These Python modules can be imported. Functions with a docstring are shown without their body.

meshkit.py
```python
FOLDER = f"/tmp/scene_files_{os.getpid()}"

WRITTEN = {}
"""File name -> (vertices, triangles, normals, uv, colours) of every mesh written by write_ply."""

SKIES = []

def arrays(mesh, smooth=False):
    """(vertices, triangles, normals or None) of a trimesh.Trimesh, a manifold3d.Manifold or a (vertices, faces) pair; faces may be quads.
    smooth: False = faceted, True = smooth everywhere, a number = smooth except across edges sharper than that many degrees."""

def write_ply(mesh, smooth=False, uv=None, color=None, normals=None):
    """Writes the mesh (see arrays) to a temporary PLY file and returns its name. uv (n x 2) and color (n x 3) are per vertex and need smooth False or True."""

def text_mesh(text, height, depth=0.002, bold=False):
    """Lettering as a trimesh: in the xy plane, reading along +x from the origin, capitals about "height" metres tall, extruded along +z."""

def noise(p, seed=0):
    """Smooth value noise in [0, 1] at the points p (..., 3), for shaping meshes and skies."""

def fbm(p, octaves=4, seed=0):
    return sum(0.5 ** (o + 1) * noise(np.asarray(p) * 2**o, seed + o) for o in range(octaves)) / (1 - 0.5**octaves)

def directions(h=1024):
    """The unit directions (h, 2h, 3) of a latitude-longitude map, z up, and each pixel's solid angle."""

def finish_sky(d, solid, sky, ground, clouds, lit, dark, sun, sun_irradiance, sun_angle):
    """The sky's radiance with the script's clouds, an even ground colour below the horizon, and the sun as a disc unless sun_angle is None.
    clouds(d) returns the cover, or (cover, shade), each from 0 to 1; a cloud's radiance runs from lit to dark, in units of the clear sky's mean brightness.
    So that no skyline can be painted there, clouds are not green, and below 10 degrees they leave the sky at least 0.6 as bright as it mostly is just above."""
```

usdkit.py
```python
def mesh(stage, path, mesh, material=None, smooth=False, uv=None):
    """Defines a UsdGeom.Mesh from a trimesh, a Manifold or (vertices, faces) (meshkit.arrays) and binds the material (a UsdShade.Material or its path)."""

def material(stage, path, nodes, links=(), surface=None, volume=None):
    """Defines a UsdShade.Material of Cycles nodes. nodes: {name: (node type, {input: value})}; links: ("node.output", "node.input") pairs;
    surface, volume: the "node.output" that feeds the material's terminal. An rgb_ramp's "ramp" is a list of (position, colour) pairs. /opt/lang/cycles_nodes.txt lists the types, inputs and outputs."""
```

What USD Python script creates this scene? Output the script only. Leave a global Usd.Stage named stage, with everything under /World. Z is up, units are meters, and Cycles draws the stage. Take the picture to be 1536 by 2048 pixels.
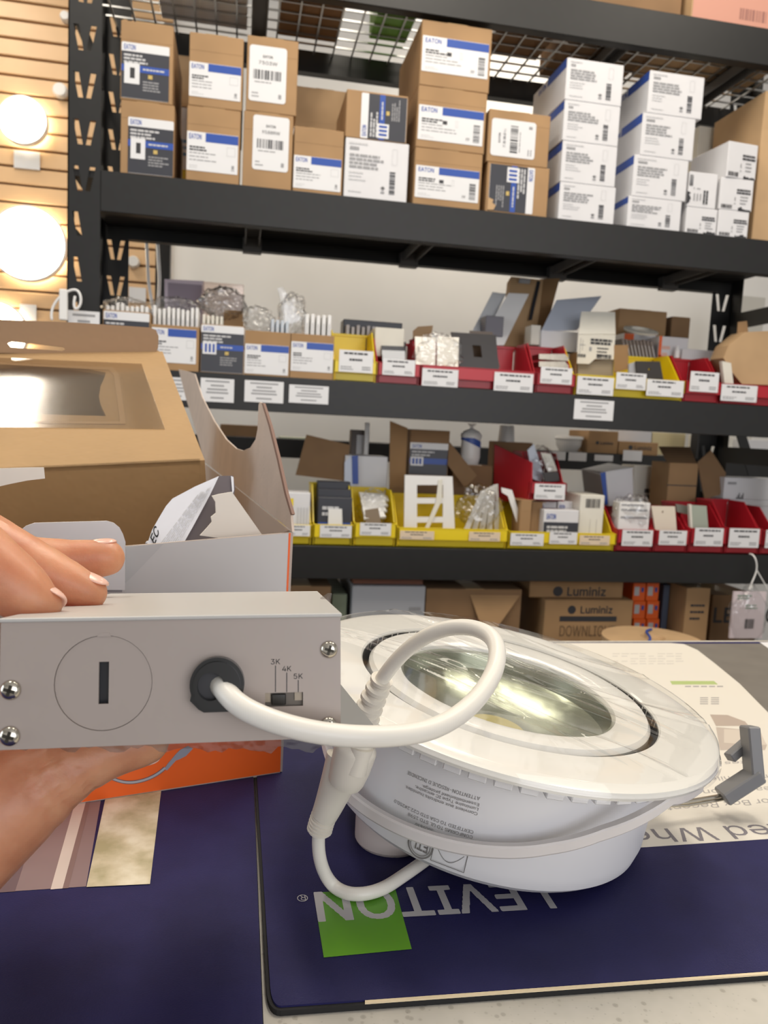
import math, random
import numpy as np, trimesh, usdkit, meshkit
import shapely.geometry as sg
from pxr import Usd, UsdGeom, UsdLux, UsdShade, Gf, Sdf, Vt

stage = Usd.Stage.CreateInMemory()
UsdGeom.SetStageUpAxis(stage, UsdGeom.Tokens.z)
UsdGeom.SetStageMetersPerUnit(stage, 1.0)
UsdGeom.Xform.Define(stage, '/World'); UsdGeom.Scope.Define(stage, '/World/Looks')

# ---------------------------------------------------------------- camera
F = 1550.0                                   # focal length in pixels of the 1536x2048 frame
CAM = np.array([0.0, 0.0, 1.135])
_yw, _pt, _rl = np.radians([10.789, 6.14, 2.8355])
_f = np.array([math.sin(_yw)*math.cos(_pt), math.cos(_yw)*math.cos(_pt), -math.sin(_pt)])
_r0 = np.array([math.cos(_yw), -math.sin(_yw), 0.0]); _u0 = np.cross(_r0, _f)
RT = _r0*math.cos(_rl)+_u0*math.sin(_rl); UP = -_r0*math.sin(_rl)+_u0*math.cos(_rl); FW = _f
M = np.array([RT, -UP, FW])                  # world -> camera (x right, y down, z forward)
cam = UsdGeom.Camera.Define(stage, '/World/camera')
cam.CreateFocalLengthAttr(4.0); cam.CreateHorizontalApertureAttr(4.0*1536/F); cam.CreateVerticalApertureAttr(4.0*2048/F)
cam.CreateClippingRangeAttr(Gf.Vec2f(0.01, 100)); cam.CreateFStopAttr(4.0); cam.CreateFocusDistanceAttr(0.27)
cam.AddTransformOp().Set(Gf.Matrix4d(*RT, 0, *UP, 0, *(-FW), 0, *CAM, 1))
cam.CreateExposureAttr(0.0)
# ---------------------------------------------------------------- light
dome = UsdLux.DomeLight.Define(stage, '/World/sky'); dome.CreateIntensityAttr(0.16); dome.CreateColorAttr(Gf.Vec3f(1.0, 0.97, 0.93))
def rect_light(name, loc, target, w, h, inten, col):
    l = UsdLux.RectLight.Define(stage, '/World/'+name); l.CreateWidthAttr(w); l.CreateHeightAttr(h); l.CreateIntensityAttr(inten); l.CreateColorAttr(Gf.Vec3f(*col))
    z = np.array(loc, float)-np.array(target, float); z /= np.linalg.norm(z)
    x = np.cross([0, 1, 0] if abs(z[2]) > .9 else [0, 0, 1], z); x /= np.linalg.norm(x); y = np.cross(z, x)
    l.AddTransformOp().Set(Gf.Matrix4d(*x, 0, *y, 0, *z, 0, *loc, 1)); return l
WARM, COOL = (1.0, .91, .78), (.80, .90, 1.0)
for i, (x, y) in enumerate([(-.6, .75), (.55, .75), (1.5, .80), (.35, 1.30), (-1.12, 2.8), (1.2, 2.95)]):
    rect_light('ceiling_troffer_%d' % i, (x, y, 2.98), (x, y, 0), .30, .9, 16.0, WARM)
rect_light('shop_window_light', (-2.9, .1, 1.5), (.2, .5, 1.0), 1.5, 1.5, 2.8, COOL)
rect_light('shop_front_light', (1.2, -2.8, 1.75), (.5, 1.8, 1.3), 2.6, 1.9, 3.1, (.96, .96, 1))

# ---------------------------------------------------------------- pixel -> world
def ray(x, y): return np.array([(x-768)/F, (y-1024)/F, 1.0])@M
def atY(x, y, yy): d = ray(x, y); return CAM+d*(yy/d[1])
def atZ(x, y, z): d = ray(x, y); return CAM+d*((z-CAM[2])/d[2])
def K(x, y, dep): return CAM+ray(x, y)*dep
def on(x, y, P, N): d = ray(x, y); return CAM+d*(np.dot(np.asarray(P)-CAM, N)/np.dot(d, N))
def unit(v): v = np.asarray(v, float); return v/np.linalg.norm(v)

# ---------------------------------------------------------------- materials
MATS = {}
def mat(name, col, rough=.5, metal=0., var=.0, vscale=20., bump=0., bscale=200., **kw):
    """principled material; var mixes a noise tone into the colour, bump adds fine relief"""
    if name in MATS: return MATS[name]
    p = {'base_color': col, 'roughness': rough, 'metallic': metal}; p.update(kw)
    n, l = {'p': ('principled_bsdf', p)}, []
    if var or bump: n['tc'] = ('texture_coordinate', {})
    if var:
        n['n'] = ('noise_texture', {'scale': vscale, 'detail': 2.0})
        n['r'] = ('rgb_ramp', {'ramp': [(.3, tuple(c*(1-var) for c in col)), (.7, tuple(min(1, c*(1+var)) for c in col))]})
        l += [('tc.object', 'n.vector'), ('n.fac', 'r.fac'), ('r.color', 'p.base_color')]
    if bump:
        n['bn'] = ('noise_texture', {'scale': bscale, 'detail': 1.0}); n['b'] = ('bump', {'strength': bump, 'distance': .001})
        l += [('tc.object', 'bn.vector'), ('bn.fac', 'b.height'), ('b.normal', 'p.normal')]
    MATS[name] = usdkit.material(stage, '/World/Looks/'+name, n, l, surface='p.BSDF'); return MATS[name]
def emit(name, col, s):
    MATS[name] = usdkit.material(stage, '/World/Looks/'+name, {'e': ('emission', {'color': col, 'strength': s})}, surface='e.emission'); return MATS[name]
def clear(name, tint=(1, 1, 1), rough=.05, gloss=.0, bump=0., bscale=60., ior=1.45):
    f0 = ((ior-1)/(ior+1))**2                    # Schlick's rule on both sides of the sheet, so thin closed films stay clear
    n = {'t': ('transparent_bsdf', {'color': tint}), 'g': ('glossy_bsdf', {'color': (1, 1, 1), 'roughness': rough}), 'm': ('mix_closure', {}),
         'f': ('layer_weight', {'blend': .5}), 'w': ('math', {'math_type': 'power', 'value2': 5.0}), 'a': ('math', {'math_type': 'multiply_add', 'value2': 1-f0-gloss, 'value3': f0+gloss})}
    l = [('f.facing', 'w.value1'), ('w.value', 'a.value1'), ('a.value', 'm.fac'), ('t.BSDF', 'm.closure1'), ('g.BSDF', 'm.closure2')]
    if bump:
        n['tc'] = ('texture_coordinate', {}); n['bn'] = ('noise_texture', {'scale': bscale, 'detail': 3.0}); n['b'] = ('bump', {'strength': bump, 'distance': .002})
        l += [('tc.object', 'bn.vector'), ('bn.fac', 'b.height'), ('b.normal', 'g.normal'), ('b.normal', 'f.normal')]
    MATS[name] = usdkit.material(stage, '/World/Looks/'+name, n, l, surface='m.closure'); return MATS[name]
KRAFT = mat('kraft', (.36, .215, .10), .75, var=.10, vscale=9, bump=.15, bscale=300)
KRAFT2 = mat('kraft_pale', (.52, .34, .18), .75, var=.10, vscale=9)
KRAFT3 = mat('kraft_dark', (.25, .145, .07), .8, var=.12, vscale=9)
CARD = mat('white_card', (.70, .695, .71), .38, var=.02, vscale=15)
PAPER = mat('label_paper', (.74, .74, .75), .45)
CREAM = mat('cream_card', (.74, .71, .62), .5, var=.03)
BLACKM = mat('black_powder_steel', (.007, .0068, .0065), .45, var=.15, vscale=60)
DECK = mat('black_deck', (.012, .011, .011), .6)
INK = mat('ink_black', (.03, .03, .035), .5)
GREY = mat('ink_grey', (.30, .30, .31), .5)
PALE = mat('ink_pale_grey', (.55, .55, .56), .5)
BLUE = mat('ink_blue', (.022, .075, .36), .4)
NAVYL = mat('label_charcoal', (.035, .037, .048), .4)
YELLOW = mat('bin_yellow', (.80, .60, .008), .35)
RED = mat('bin_red', (.42, .012, .022), .35)
ORANGE = mat('carton_orange', (.88, .13, .008), .40, var=.03)
STEEL = mat('brushed_steel', (.40, .36, .29), .25, 1.0, bump=.2, bscale=90)
ZINC = mat('zinc_wire', (.55, .55, .54), .35, .9)
DARKP = mat('dark_plate', (.035, .030, .028), .3)
WHITEP = mat('white_plastic', (.80, .79, .77), .3)
CLEAR = clear('clear_bag', (.93, .93, .93), .08, .06, .8, 40)

# ---------------------------------------------------------------- mesh helpers
_S = np.array([(a, b, c) for a in (-1, 1) for b in (-1, 1) for c in (-1, 1)], float)
_BF = np.array(trimesh.creation.box().faces); _BV = np.sign(np.array(trimesh.creation.box().vertices))
def bx(x0, x1, y0, y1, z0, z1):
    lo, hi = np.array([x0, y0, z0], float), np.array([x1, y1, z1], float)
    return (lo+hi)/2+_BV*(hi-lo)/2, _BF
_cp = []
for s in _S:
    for k in range(3):
        v = s*np.array([.9]*3); v[k] = s[k]; _cp.append(v)
_ch = trimesh.Trimesh(_cp, process=False).convex_hull
_CS, _CF = np.sign(np.array(_ch.vertices)), np.array(_ch.faces); _CK = np.abs(np.array(_ch.vertices)) > .95
def cbx(x0, x1, y0, y1, z0, z1, c=.002):
    """box with chamfered edges"""
    lo, hi = np.array([x0, y0, z0], float), np.array([x1, y1, z1], float); h = (hi-lo)/2
    c = min(c, h.min()*.45)
    return (lo+hi)/2+_CS*np.where(_CK, h, h-c), _CF
def cat(*ms):
    V, Fc, n = [], [], 0
    for v, f in ms:
        v, f = np.asarray(v, float), np.asarray(f, int)
        if f.shape[1] == 4: f = np.vstack([f[:, [0, 1, 2]], f[:, [0, 2, 3]]])
        V.append(v); Fc.append(f+n); n += len(v)
    return np.vstack(V), np.vstack(Fc)
def tm(m): return np.array(m.vertices), np.array(m.faces)
class Fr:
    """frame: origin and three axes"""
    def __init__(s, o, x, y, z): s.o = np.asarray(o, float); s.A = np.array([x, y, z], float)
    def __call__(s, p): return s.o+np.asarray(p, float)@s.A
    def inv(s, p): return (np.asarray(p, float)-s.o)@np.linalg.inv(s.A)
def put(fr, m): return fr(m[0]), m[1]
def rects(rs, n, t=0.):
    """rectangles (u0,v0,u1,v1) in a face frame at height n; t>0 gives them thickness"""
    out = []
    for (a, b, c, d) in rs:
        if t > 0: out.append(bx(a, c, b, d, n, n+t))
        else: out.append((np.array([[a, b, n], [c, b, n], [c, d, n], [a, d, n]]), np.array([[0, 1, 2], [0, 2, 3]])))
    return cat(*out)
def poly(pts, t, holes=()):
    g = sg.Polygon(pts, holes)
    if not g.is_valid: g = g.buffer(0)
    gs = getattr(g, 'geoms', [g])
    return cat(*[tm(trimesh.creation.extrude_polygon(q, t, engine='earcut')) for q in gs])
def rrect(a, b, c, d, r, k=5):
    P = []
    for cx, cy, t0 in ((c-r, d-r, 0), (a+r, d-r, 90), (a+r, b+r, 180), (c-r, b+r, 270)):
        for i in range(k+1): t = math.radians(t0+90*i/k); P.append((cx+r*math.cos(t), cy+r*math.sin(t)))
    return P
def lathe(prof, k=64, close=False):
    P = np.array(prof, float); t = np.linspace(0, 2*np.pi, k, endpoint=False); n = len(P)
    V = np.stack([P[None, :, 0]*np.cos(t)[:, None], P[None, :, 0]*np.sin(t)[:, None], np.repeat(P[None, :, 1], k, 0)], -1).reshape(-1, 3)
    Fq = []
    for i in range(k):
        j = (i+1) % k
        for a in range(n if close else n-1):
            b = (a+1) % n; Fq.append((i*n+a, j*n+a, j*n+b, i*n+b))
    return V, np.array(Fq)
def spline(P, n):
    from scipy.interpolate import CubicSpline
    P = np.array(P, float); s = np.r_[0, np.cumsum(np.linalg.norm(np.diff(P[:, :3], axis=0), axis=1))]
    return CubicSpline(s, P)(np.linspace(0, s[-1], n))
def tube(P, r, k=16, cap=True):
    P = np.asarray(P, float); n = len(P); r = np.broadcast_to(np.asarray(r, float), n)
    T = np.gradient(P, axis=0); T /= np.linalg.norm(T, axis=1)[:, None]
    u = np.cross(T[0], [0, 0, 1] if abs(T[0][2]) < .9 else [1, 0, 0]); V = []
    a = np.linspace(0, 2*np.pi, k, endpoint=False)
    for i in range(n):
        u = u-T[i]*(u@T[i]); u /= np.linalg.norm(u); w = np.cross(T[i], u)
        V.append(P[i]+r[i]*(np.cos(a)[:, None]*u+np.sin(a)[:, None]*w))
    V = np.vstack(V); Fc = []
    for i in range(n-1):
        for j in range(k):
            q = (j+1) % k; Fc += [(i*k+j, i*k+q, (i+1)*k+q), (i*k+j, (i+1)*k+q, (i+1)*k+j)]
    if cap:
        V = np.vstack([V, P[0], P[-1]]); m = n*k
        for j in range(k):
            q = (j+1) % k; Fc += [(m, q, j), (m+1, (n-1)*k+j, (n-1)*k+q)]
    return V, np.array(Fc)
_tx = {}
def text(s, h, bold=False, w=None):
    """lettering in the xy plane; scaled to width w when given. returns mesh"""
    k = (s, bold)
    if k not in _tx: _tx[k] = tm(meshkit.text_mesh(s, 1.0, .01, bold))
    v, f = _tx[k]; v = v.copy(); v[:, 0] -= v[:, 0].min()
    sx = h if w is None else w/max(v[:, 0].max(), 1e-6)
    v[:, 0] *= sx; v[:, 1] *= h; v[:, 2] = v[:, 2]*.01
    return v, f
def rot2(m, k, c):
    """turn a face-plane mesh by k quarter turns about c"""
    v = np.array(m[0], float); p = v[:, :2]-c
    for _ in range(k % 4): p = np.stack([-p[:, 1], p[:, 0]], 1)
    v[:, :2] = p+c; return v, m[1]

# ---------------------------------------------------------------- scene helpers
_used = {}
def numbered(path):
    n = _used.get(path, -1)+1; _used[path] = n
    return path if n == 0 else '%s_%03d' % (path, n)
LOC = {}
def thing(name, label, category, loc=(0, 0, 0), group=None, kind=None, rotz=0):
    x = UsdGeom.Xform.Define(stage, numbered('/World/'+name)); x.AddTranslateOp().Set(Gf.Vec3d(*map(float, loc)))
    if rotz: x.AddRotateZOp().Set(float(rotz))
    p = x.GetPrim(); LOC[str(p.GetPath())] = (np.asarray(loc, float), math.radians(rotz))
    if label: p.SetCustomDataByKey('label', label)
    if category: p.SetCustomDataByKey('category', category)
    if group: p.SetCustomDataByKey('group', group)
    if kind: p.SetCustomDataByKey('kind', kind)
    return p
def obj(name, mesh, m, parent=None, smooth=False, world=False, label=None, kind=None):
    base = str(parent.GetPath()) if parent is not None else '/World'
    v, f = (mesh if isinstance(mesh, tuple) else tm(mesh))
    v = np.asarray(v, float)
    if world and parent is not None:
        top = '/'.join(base.split('/')[:3]); o, a = LOC[top]; v = v-o
        if a: c, s = math.cos(-a), math.sin(-a); v = v@np.array([[c, s, 0], [-s, c, 0], [0, 0, 1]])
    g = usdkit.mesh(stage, numbered(base+'/'+name), (v, f), m, smooth=smooth).GetPrim()
    if label: g.SetCustomDataByKey('label', label)
    if parent is not None and name in ('small_print', 'heading_print', 'footer_print', 'barcode', 'print_fine_text'): kind = 'stuff'
    if kind: g.SetCustomDataByKey('kind', kind)
    return g
def struct(name, mesh, m, label, smooth=False):
    g = obj(name, mesh, m, smooth=smooth); g.SetCustomDataByKey('kind', 'structure'); g.SetCustomDataByKey('label', label); g.SetCustomDataByKey('category', name.split('_')[0]); return g

# ---------------------------------------------------------------- setting
YS = 1.85                                        # front plane of the rack
YR = 2.30                                        # rear plane
YW = 3.60                                        # back wall
WALLW = mat('wall_white', (.86, .845, .81), .8, var=.02, vscale=3, bump=.05, bscale=120)
struct('floor', bx(-5, 6, -4, YW+.2, -.1, 0), mat('floor_grey', (.28, .26, .24), .5, var=.08, vscale=4), 'grey shop floor under the racks')
struct('ceiling', bx(-5, 6, -4, YW+.2, 3.0, 3.1), mat('ceiling_white', (.75, .74, .72), .9), 'white shop ceiling')
XS = float(atY(338, 540, YW)[0])                 # right end of the slatted wall
wb = thing('wall_back', 'white painted wall behind the racks with a slatted part on the left', 'wall', (0, YW, 0), kind='structure')
obj('plaster', bx(-5, 6, 0, .2, 0, 3.0), WALLW, wb)
SLAT = mat('slat_maple', (.70, .46, .25), .45, var=.08, vscale=5)
SLATD = mat('slat_groove', (.22, .12, .06), .7)
obj('groove_backing', bx(-3.2, XS, -.012, 0, .3, 3.0), SLATD, wb)
pit = float(atY(60, 15, YW)[2]-atY(60, 52, YW)[2]); z0 = float(atY(60, 15, YW)[2])
for i in range(-8, 34):
    z = z0-pit*i
    if z > 3.0 or z-pit < .3: continue
    obj('plank', cbx(-3.2, XS, -.030, -.011, z-pit+.008, z-.001, .003), SLAT, wb)
# ---------------------------------------------------------------- boltless rack
ZB = {1: (2.086, 2.172), 2: (1.579, 1.665), 3: (1.161, 1.243), 4: (.765, .845), 5: (.36, .44)}
XL, XRR = -.382, 1.535
STEELG = mat('support_grey_steel', (.10, .095, .09), .45)
rack = thing('shelving_rack', 'black boltless steel shelving rack that fills the frame behind the counter', 'rack', ((XL+XRR)/2, (YS+YR)/2, 0))
def upright(x0, x1, y0, y1, slotted=True, name='post'):
    """L-shaped slotted post: front plate with pairs of slanting keyholes"""
    H = 2.5; w = x1-x0; holes = []
    pitch = .0965
    k = 0
    while slotted and .10+pitch*k < H-.08:
        zc = .10+pitch*k; k += 1
        for sx in (-1, 1):
            if sx > 0 and zc < 1.62: continue           # covered by the end plates of the beams
            a, b = x0+w/2+sx*(.008), x0+w/2+sx*(.018)
            holes.append([(a-.005, zc-.027), (a+.005, zc-.027), (b+.0058, zc+.025), (b-.0058, zc+.025)])
    g = poly([(x0, 0), (x1, 0), (x1, H), (x0, H)], .0025, holes); v = g[0]
    m = (np.stack([v[:, 0], y0+v[:, 2], v[:, 1]], 1), g[1])
    side = bx(x0, x0+.0025, y0, y1, 0, H) if x0 < .5 else bx(x1-.0025, x1, y0, y1, 0, H)
    return obj(name, cat(m, side), BLACKM, rack, world=True)
upright(XL, XL+.068, YS-.002, YS+.06)
def upright_rear(x0, x1, y):
    v, f = poly([(x0, 0), (x1, 0), (x1, 2.5), (x0, 2.5)], .0025, [[(a-.005, z-.027), (a+.005, z-.027), (b+.0058, z+.025), (b-.0058, z+.025)]
        for z in np.arange(.14, 2.4, .0965) for a, b in ((x0+.026, x0+.016), (x0+.042, x0+.052))])
    side = bx(x0, x0+.0025, y-.058, y, 0, 2.5) if x0 < .5 else bx(x1-.0025, x1, y-.058, y, 0, 2.5)
    obj('post', cat((np.stack([v[:, 0], y-v[:, 2], v[:, 1]], 1), f), side), BLACKM, rack, world=True)
upright_rear(XL, XL+.068, YR)
upright(XRR-.068, XRR, YS-.002, YS+.06)
upright_rear(XRR-.068, XRR, YR)
for z in (.5, 1.08, 1.5, 1.98):                   # side braces of the end frames
    for x in (XL+.003, XRR-.006):
        obj('side_brace', bx(x, x+.003, YS+.055, YR-.055, z, z+.05), BLACKM, rack, world=True)
# slanting brace at the right end
p, q = np.array([XRR-.05, YR-.05, 1.02]), np.array([XRR-.05, YS+.09, 1.50])
for k, (za, zb_) in ZB.items():
    # front beam: C-shaped, with a lip on top and a step behind
    obj('front_beam', cat(cbx(XL+.068, XRR-.068, YS, YS+.004, za, zb_, .001), bx(XL+.068, XRR-.068, YS+.004, YS+.032, zb_-.004, zb_-.001),
                          bx(XL+.068, XRR-.068, YS+.004, YS+.028, za, za+.003), bx(XL+.068, XRR-.068, YS+.028, YS+.032, za+.002, zb_-.02)), BLACKM, rack, world=True)
    zr = {1: 2.104, 2: 1.612}.get(k, za+.025)
    obj('rear_beam', cat(cbx(XL+.068, XRR-.068, YR-.004, YR, zr, zb_, .001), bx(XL+.068, XRR-.068, YR-.03, YR-.004, zr, zr+.003)), BLACKM, rack, world=True)
    for x in (.02, .47, .93, 1.3):                 # cross supports under the deck
        obj('cross_support', cat(bx(x-.02, x+.02, YS+.03, YR-.005, zb_-.020, zb_-.017), bx(x-.02, x-.017, YS+.03, YR-.005, zb_-.045, zb_-.017),
                                 bx(x+.017, x+.02, YS+.03, YR-.005, zb_-.045, zb_-.017), bx(x-.026, x+.026, YR-.034, YR-.004, zr-.006, zb_-.02)), STEELG, rack, world=True)
    if k > 1:
        obj('deck', bx(XL+.01, XRR-.01, YS+.006, YR-.006, zb_-.016, zb_-.001), DECK, rack, world=True)
# wire deck on the top level: every wire is a part
zt = ZB[1][1]
for x in np.arange(XL+.03, XRR-.02, .0525):
    obj('deck_wire', bx(x-.0022, x+.0022, YS+.034, YR-.005, zt-.010, zt-.006), ZINC, rack, world=True)
for y in np.arange(YS+.05, YR-.02, .05):
    obj('deck_wire', bx(XL+.01, XRR-.01, y-.0022, y+.0022, zt-.006, zt-.002), ZINC, rack, world=True)

# ---------------------------------------------------------------- cartons and their prints
def face_of(th, w, d, h):  # front face frame of a thing whose base centre is its origin: u right, v up, n towards the viewer
    return Fr((-w/2, -d/2, 0), (1, 0, 0), (0, 0, 1), (0, -1, 0))
def pr(parent, fr, rs, m, n, name, t=0.): return obj(name, put(fr, rects(rs, n, t)), m, parent)
def lines(u0, u1, v, n, pitch, hh, seed, short=.45):
    r = random.Random(seed); out = []
    for i in range(n):
        end = u0+(u1-u0)*(1-short*r.random()); u = u0; vv = v-i*pitch
        while u < end-.002:
            L = min((u1-u0)*r.uniform(.08, .24), end-u); out.append((u, vv-hh, u+L, vv)); u += L+(u1-u0)*.025
    return out
def bars(u0, v0, u1, v1, seed, vert=True):
    r = random.Random(seed); out = []; a = u0 if vert else v0; e = u1 if vert else v1; s = (e-a)/34
    while a < e-s*.9:
        L = min(s*r.choice((.7, 1.0, 1.5, 2.2)), e-a); out.append((a, v0, a+L, v1) if vert else (u0, a, u1, a+L)); a += L+s*r.choice((.7, 1.1, 1.6))
    return out
def sticker(th, fr, a, b, c, d, m=None, r=None, n=.0004, t=.0003, name='label'):
    g = poly(rrect(a, b, c, d, r if r else .0015), t); v = g[0].copy(); v[:, 2] += n
    return obj(name, (fr(v), g[1]), m or PAPER, th)
def eaton(parent, fr, u, v, h, n, col=None, rot=0, c=None, w=None):
    m = text('EATON', h, True, w); v_ = m[0].copy(); v_ += (u, v, n)
    m = (v_, m[1])
    if rot: m = rot2(m, rot, c)
    return obj('logo', put(fr, m), col or BLUE, parent)
N1, N2, N3 = .0009, .0012, .0015
def style_white_blue(th, fr, a, b, c, d, seed=0, qr=False):
    """white label, logo top left, blue block top right, lines of small print"""
    W, H = c-a, d-b; L = sticker(th, fr, a, b, c, d)
    pr(L, fr, [(a+W*.36, d-H*.24, c, d-H*.01)], BLUE, N1, 'blue_block')
    eaton(L, fr, a+W*.04, d-H*.185, H*.125, N1, w=W*.24)
    pr(L, fr, lines(a+W*.05, a+W*.40, d-H*.37, 2, H*.07, H*.045, seed), INK, N1, 'heading_print')
    pr(L, fr, lines(a+W*.05, a+W*.62, d-H*.53, 3, H*.09, H*.028, seed+1), GREY, N1, 'small_print')
    pr(L, fr, lines(a+W*.05, a+W*.28, b+H*.14, 2, H*.05, H*.02, seed+2), PALE, N1, 'footer_print')
    if qr:
        pr(L, fr, bars(c-W*.15, b+H*.08, c-W*.05, b+H*.60, seed, False), INK, N1, 'barcode')
        pr(L, fr, [(a+W*.37, d-H*.50, a+W*.44, d-H*.39)], INK, N1, 'icon')
        pr(L, fr, [(c-W*.26+i*W*.015, b+H*.1+(i % 2)*H*.03, c-W*.25+i*W*.015, b+H*.2) for i in range(4)], GREY, N1, 'mark')
        pr(L, fr, [(a+W*.57, d-H*.55, a+W*.575, d-H*.36), (a+W*.60, d-H*.55, a+W*.605, d-H*.36), (a+W*.57, d-H*.55, a+W*.605, d-H*.54), (a+W*.57, d-H*.37, a+W*.605, d-H*.36)], PALE, N1, 'outline_icon')
    else:
        q = H*.012; pr(L, fr, [(c-W*.22, d-H*.55, c-W*.22+q, d-H*.33), (c-W*.06, d-H*.55, c-W*.06+q, d-H*.33), (c-W*.22, d-H*.55, c-W*.06, d-H*.55+q), (c-W*.22, d-H*.33, c-W*.06, d-H*.33+q)], PALE, N1, 'outline_icon')
        pr(L, fr, [(c-W*.13, b+H*.08, c-W*.06, b+H*.10), (c-W*.12, b+H*.12, c-W*.07, b+H*.22)], GREY, N1, 'mark')
    return L
def style_dark(th, fr, a, b, c, d, seed=0, icon='rocker', rot=0):
    """charcoal label with a white head, blue band and a picture of the device; rot turns it by quarter turns"""
    cx = np.array([(a+c)/2, (b+d)/2])
    if rot % 2: w2, h2 = (d-b)/2, (c-a)/2
    else: w2, h2 = (c-a)/2, (d-b)/2
    A, B, C, D = cx[0]-w2, cx[1]-h2, cx[0]+w2, cx[1]+h2; W, H = C-A, D-B
    def T(m): return put(fr, rot2(m, rot, cx))
    L = sticker(th, fr, a, b, c, d, r=.003)
    obj('dark_panel', T(rects([(A, B+H*.005, C, D-H*.16)], N1)), NAVYL, L)
    e = text('EATON', H*.085, True, W*.24); v = e[0].copy(); v += (A+W*.05, D-H*.125, N1); obj('logo', T((v, e[1])), BLUE, L)
    obj('heading_print', T(rects(lines(A+W*.05, A+W*.72, D-H*.21, 3, H*.062, H*.035, seed), N2)), PALE, L)
    obj('blue_band', T(rects([(A, D-H*.52, C, D-H*.40)], N2)), BLUE, L)
    if icon == 'rocker':
        obj('switch_picture', T(rects([(A+W*.06, B+H*.26, A+W*.38, D-H*.37)], N3)), PAPER, L)
        obj('rocker_picture', T(rects([(A+W*.18, B+H*.36, A+W*.28, D-H*.45)], N3+.0003)), INK, L)
    else:
        obj('switch_picture', T(rects([(A+W*.04, B+H*.38, A+W*.36, D-H*.36)], N3)), PAPER, L)
        obj('rocker_picture', T(rects([(A+W*(.09+.09*i), B+H*.42, A+W*(.14+.09*i), D-H*.40) for i in range(3)], N3+.0003)), BLUE, L)
    obj('band_print', T(rects(lines(A+W*.45, C-W*.05, D-H*.445, 1, H*.1, H*.03, seed+2), N3)), PALE, L)
    obj('small_print', T(rects(lines(A+W*.45, C-W*.06, B+H*.33, 4, H*.05, H*.025, seed+3), N2)), GREY, L)
    obj('yellow_badge', T(rects([(A+W*.56, B+H*.38, A+W*.65, B+H*.45)], N2)), mat('ink_ochre', (.55, .40, .12), .5), L)
    return L
def style_round(th, fr, a, b, c, d, code='', seed=0, rot=0):
    cx = np.array([(a+c)/2, (b+d)/2])
    if rot % 2: w2, h2 = (d-b)/2, (c-a)/2
    else: w2, h2 = (c-a)/2, (d-b)/2
    A, B, C, D = cx[0]-w2, cx[1]-h2, cx[0]+w2, cx[1]+h2; W, H = C-A, D-B
    def T(m): return put(fr, rot2(m, rot, cx))
    L = sticker(th, fr, a, b, c, d, r=min(W, H)*.08)
    e = text('EATON', H*.045, True, W*.26); v = e[0].copy(); v += (A+W*.36, D-H*.21, N1); obj('logo', T((v, e[1])), INK, L)
    e = text(code, H*.06, False, W*.5); v = e[0].copy(); v += (A+W*.25, D-H*.33, N1); obj('code_print', T((v, e[1])), INK, L)
    obj('barcode', T(rects(bars(A+W*.12, B+H*.40, C-W*.12, B+H*.57, seed), N1)), INK, L)
    obj('small_print', T(rects(lines(A+W*.15, C-W*.15, B+H*.36, 1, H*.04, H*.02, seed)+lines(A+W*.08, A+W*.3, B+H*.16, 2, H*.06, H*.025, seed+1)+[(C-W*.2, B+H*.08, C-W*.12, B+H*.16)], N1)), GREY, L)
    return L
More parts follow.
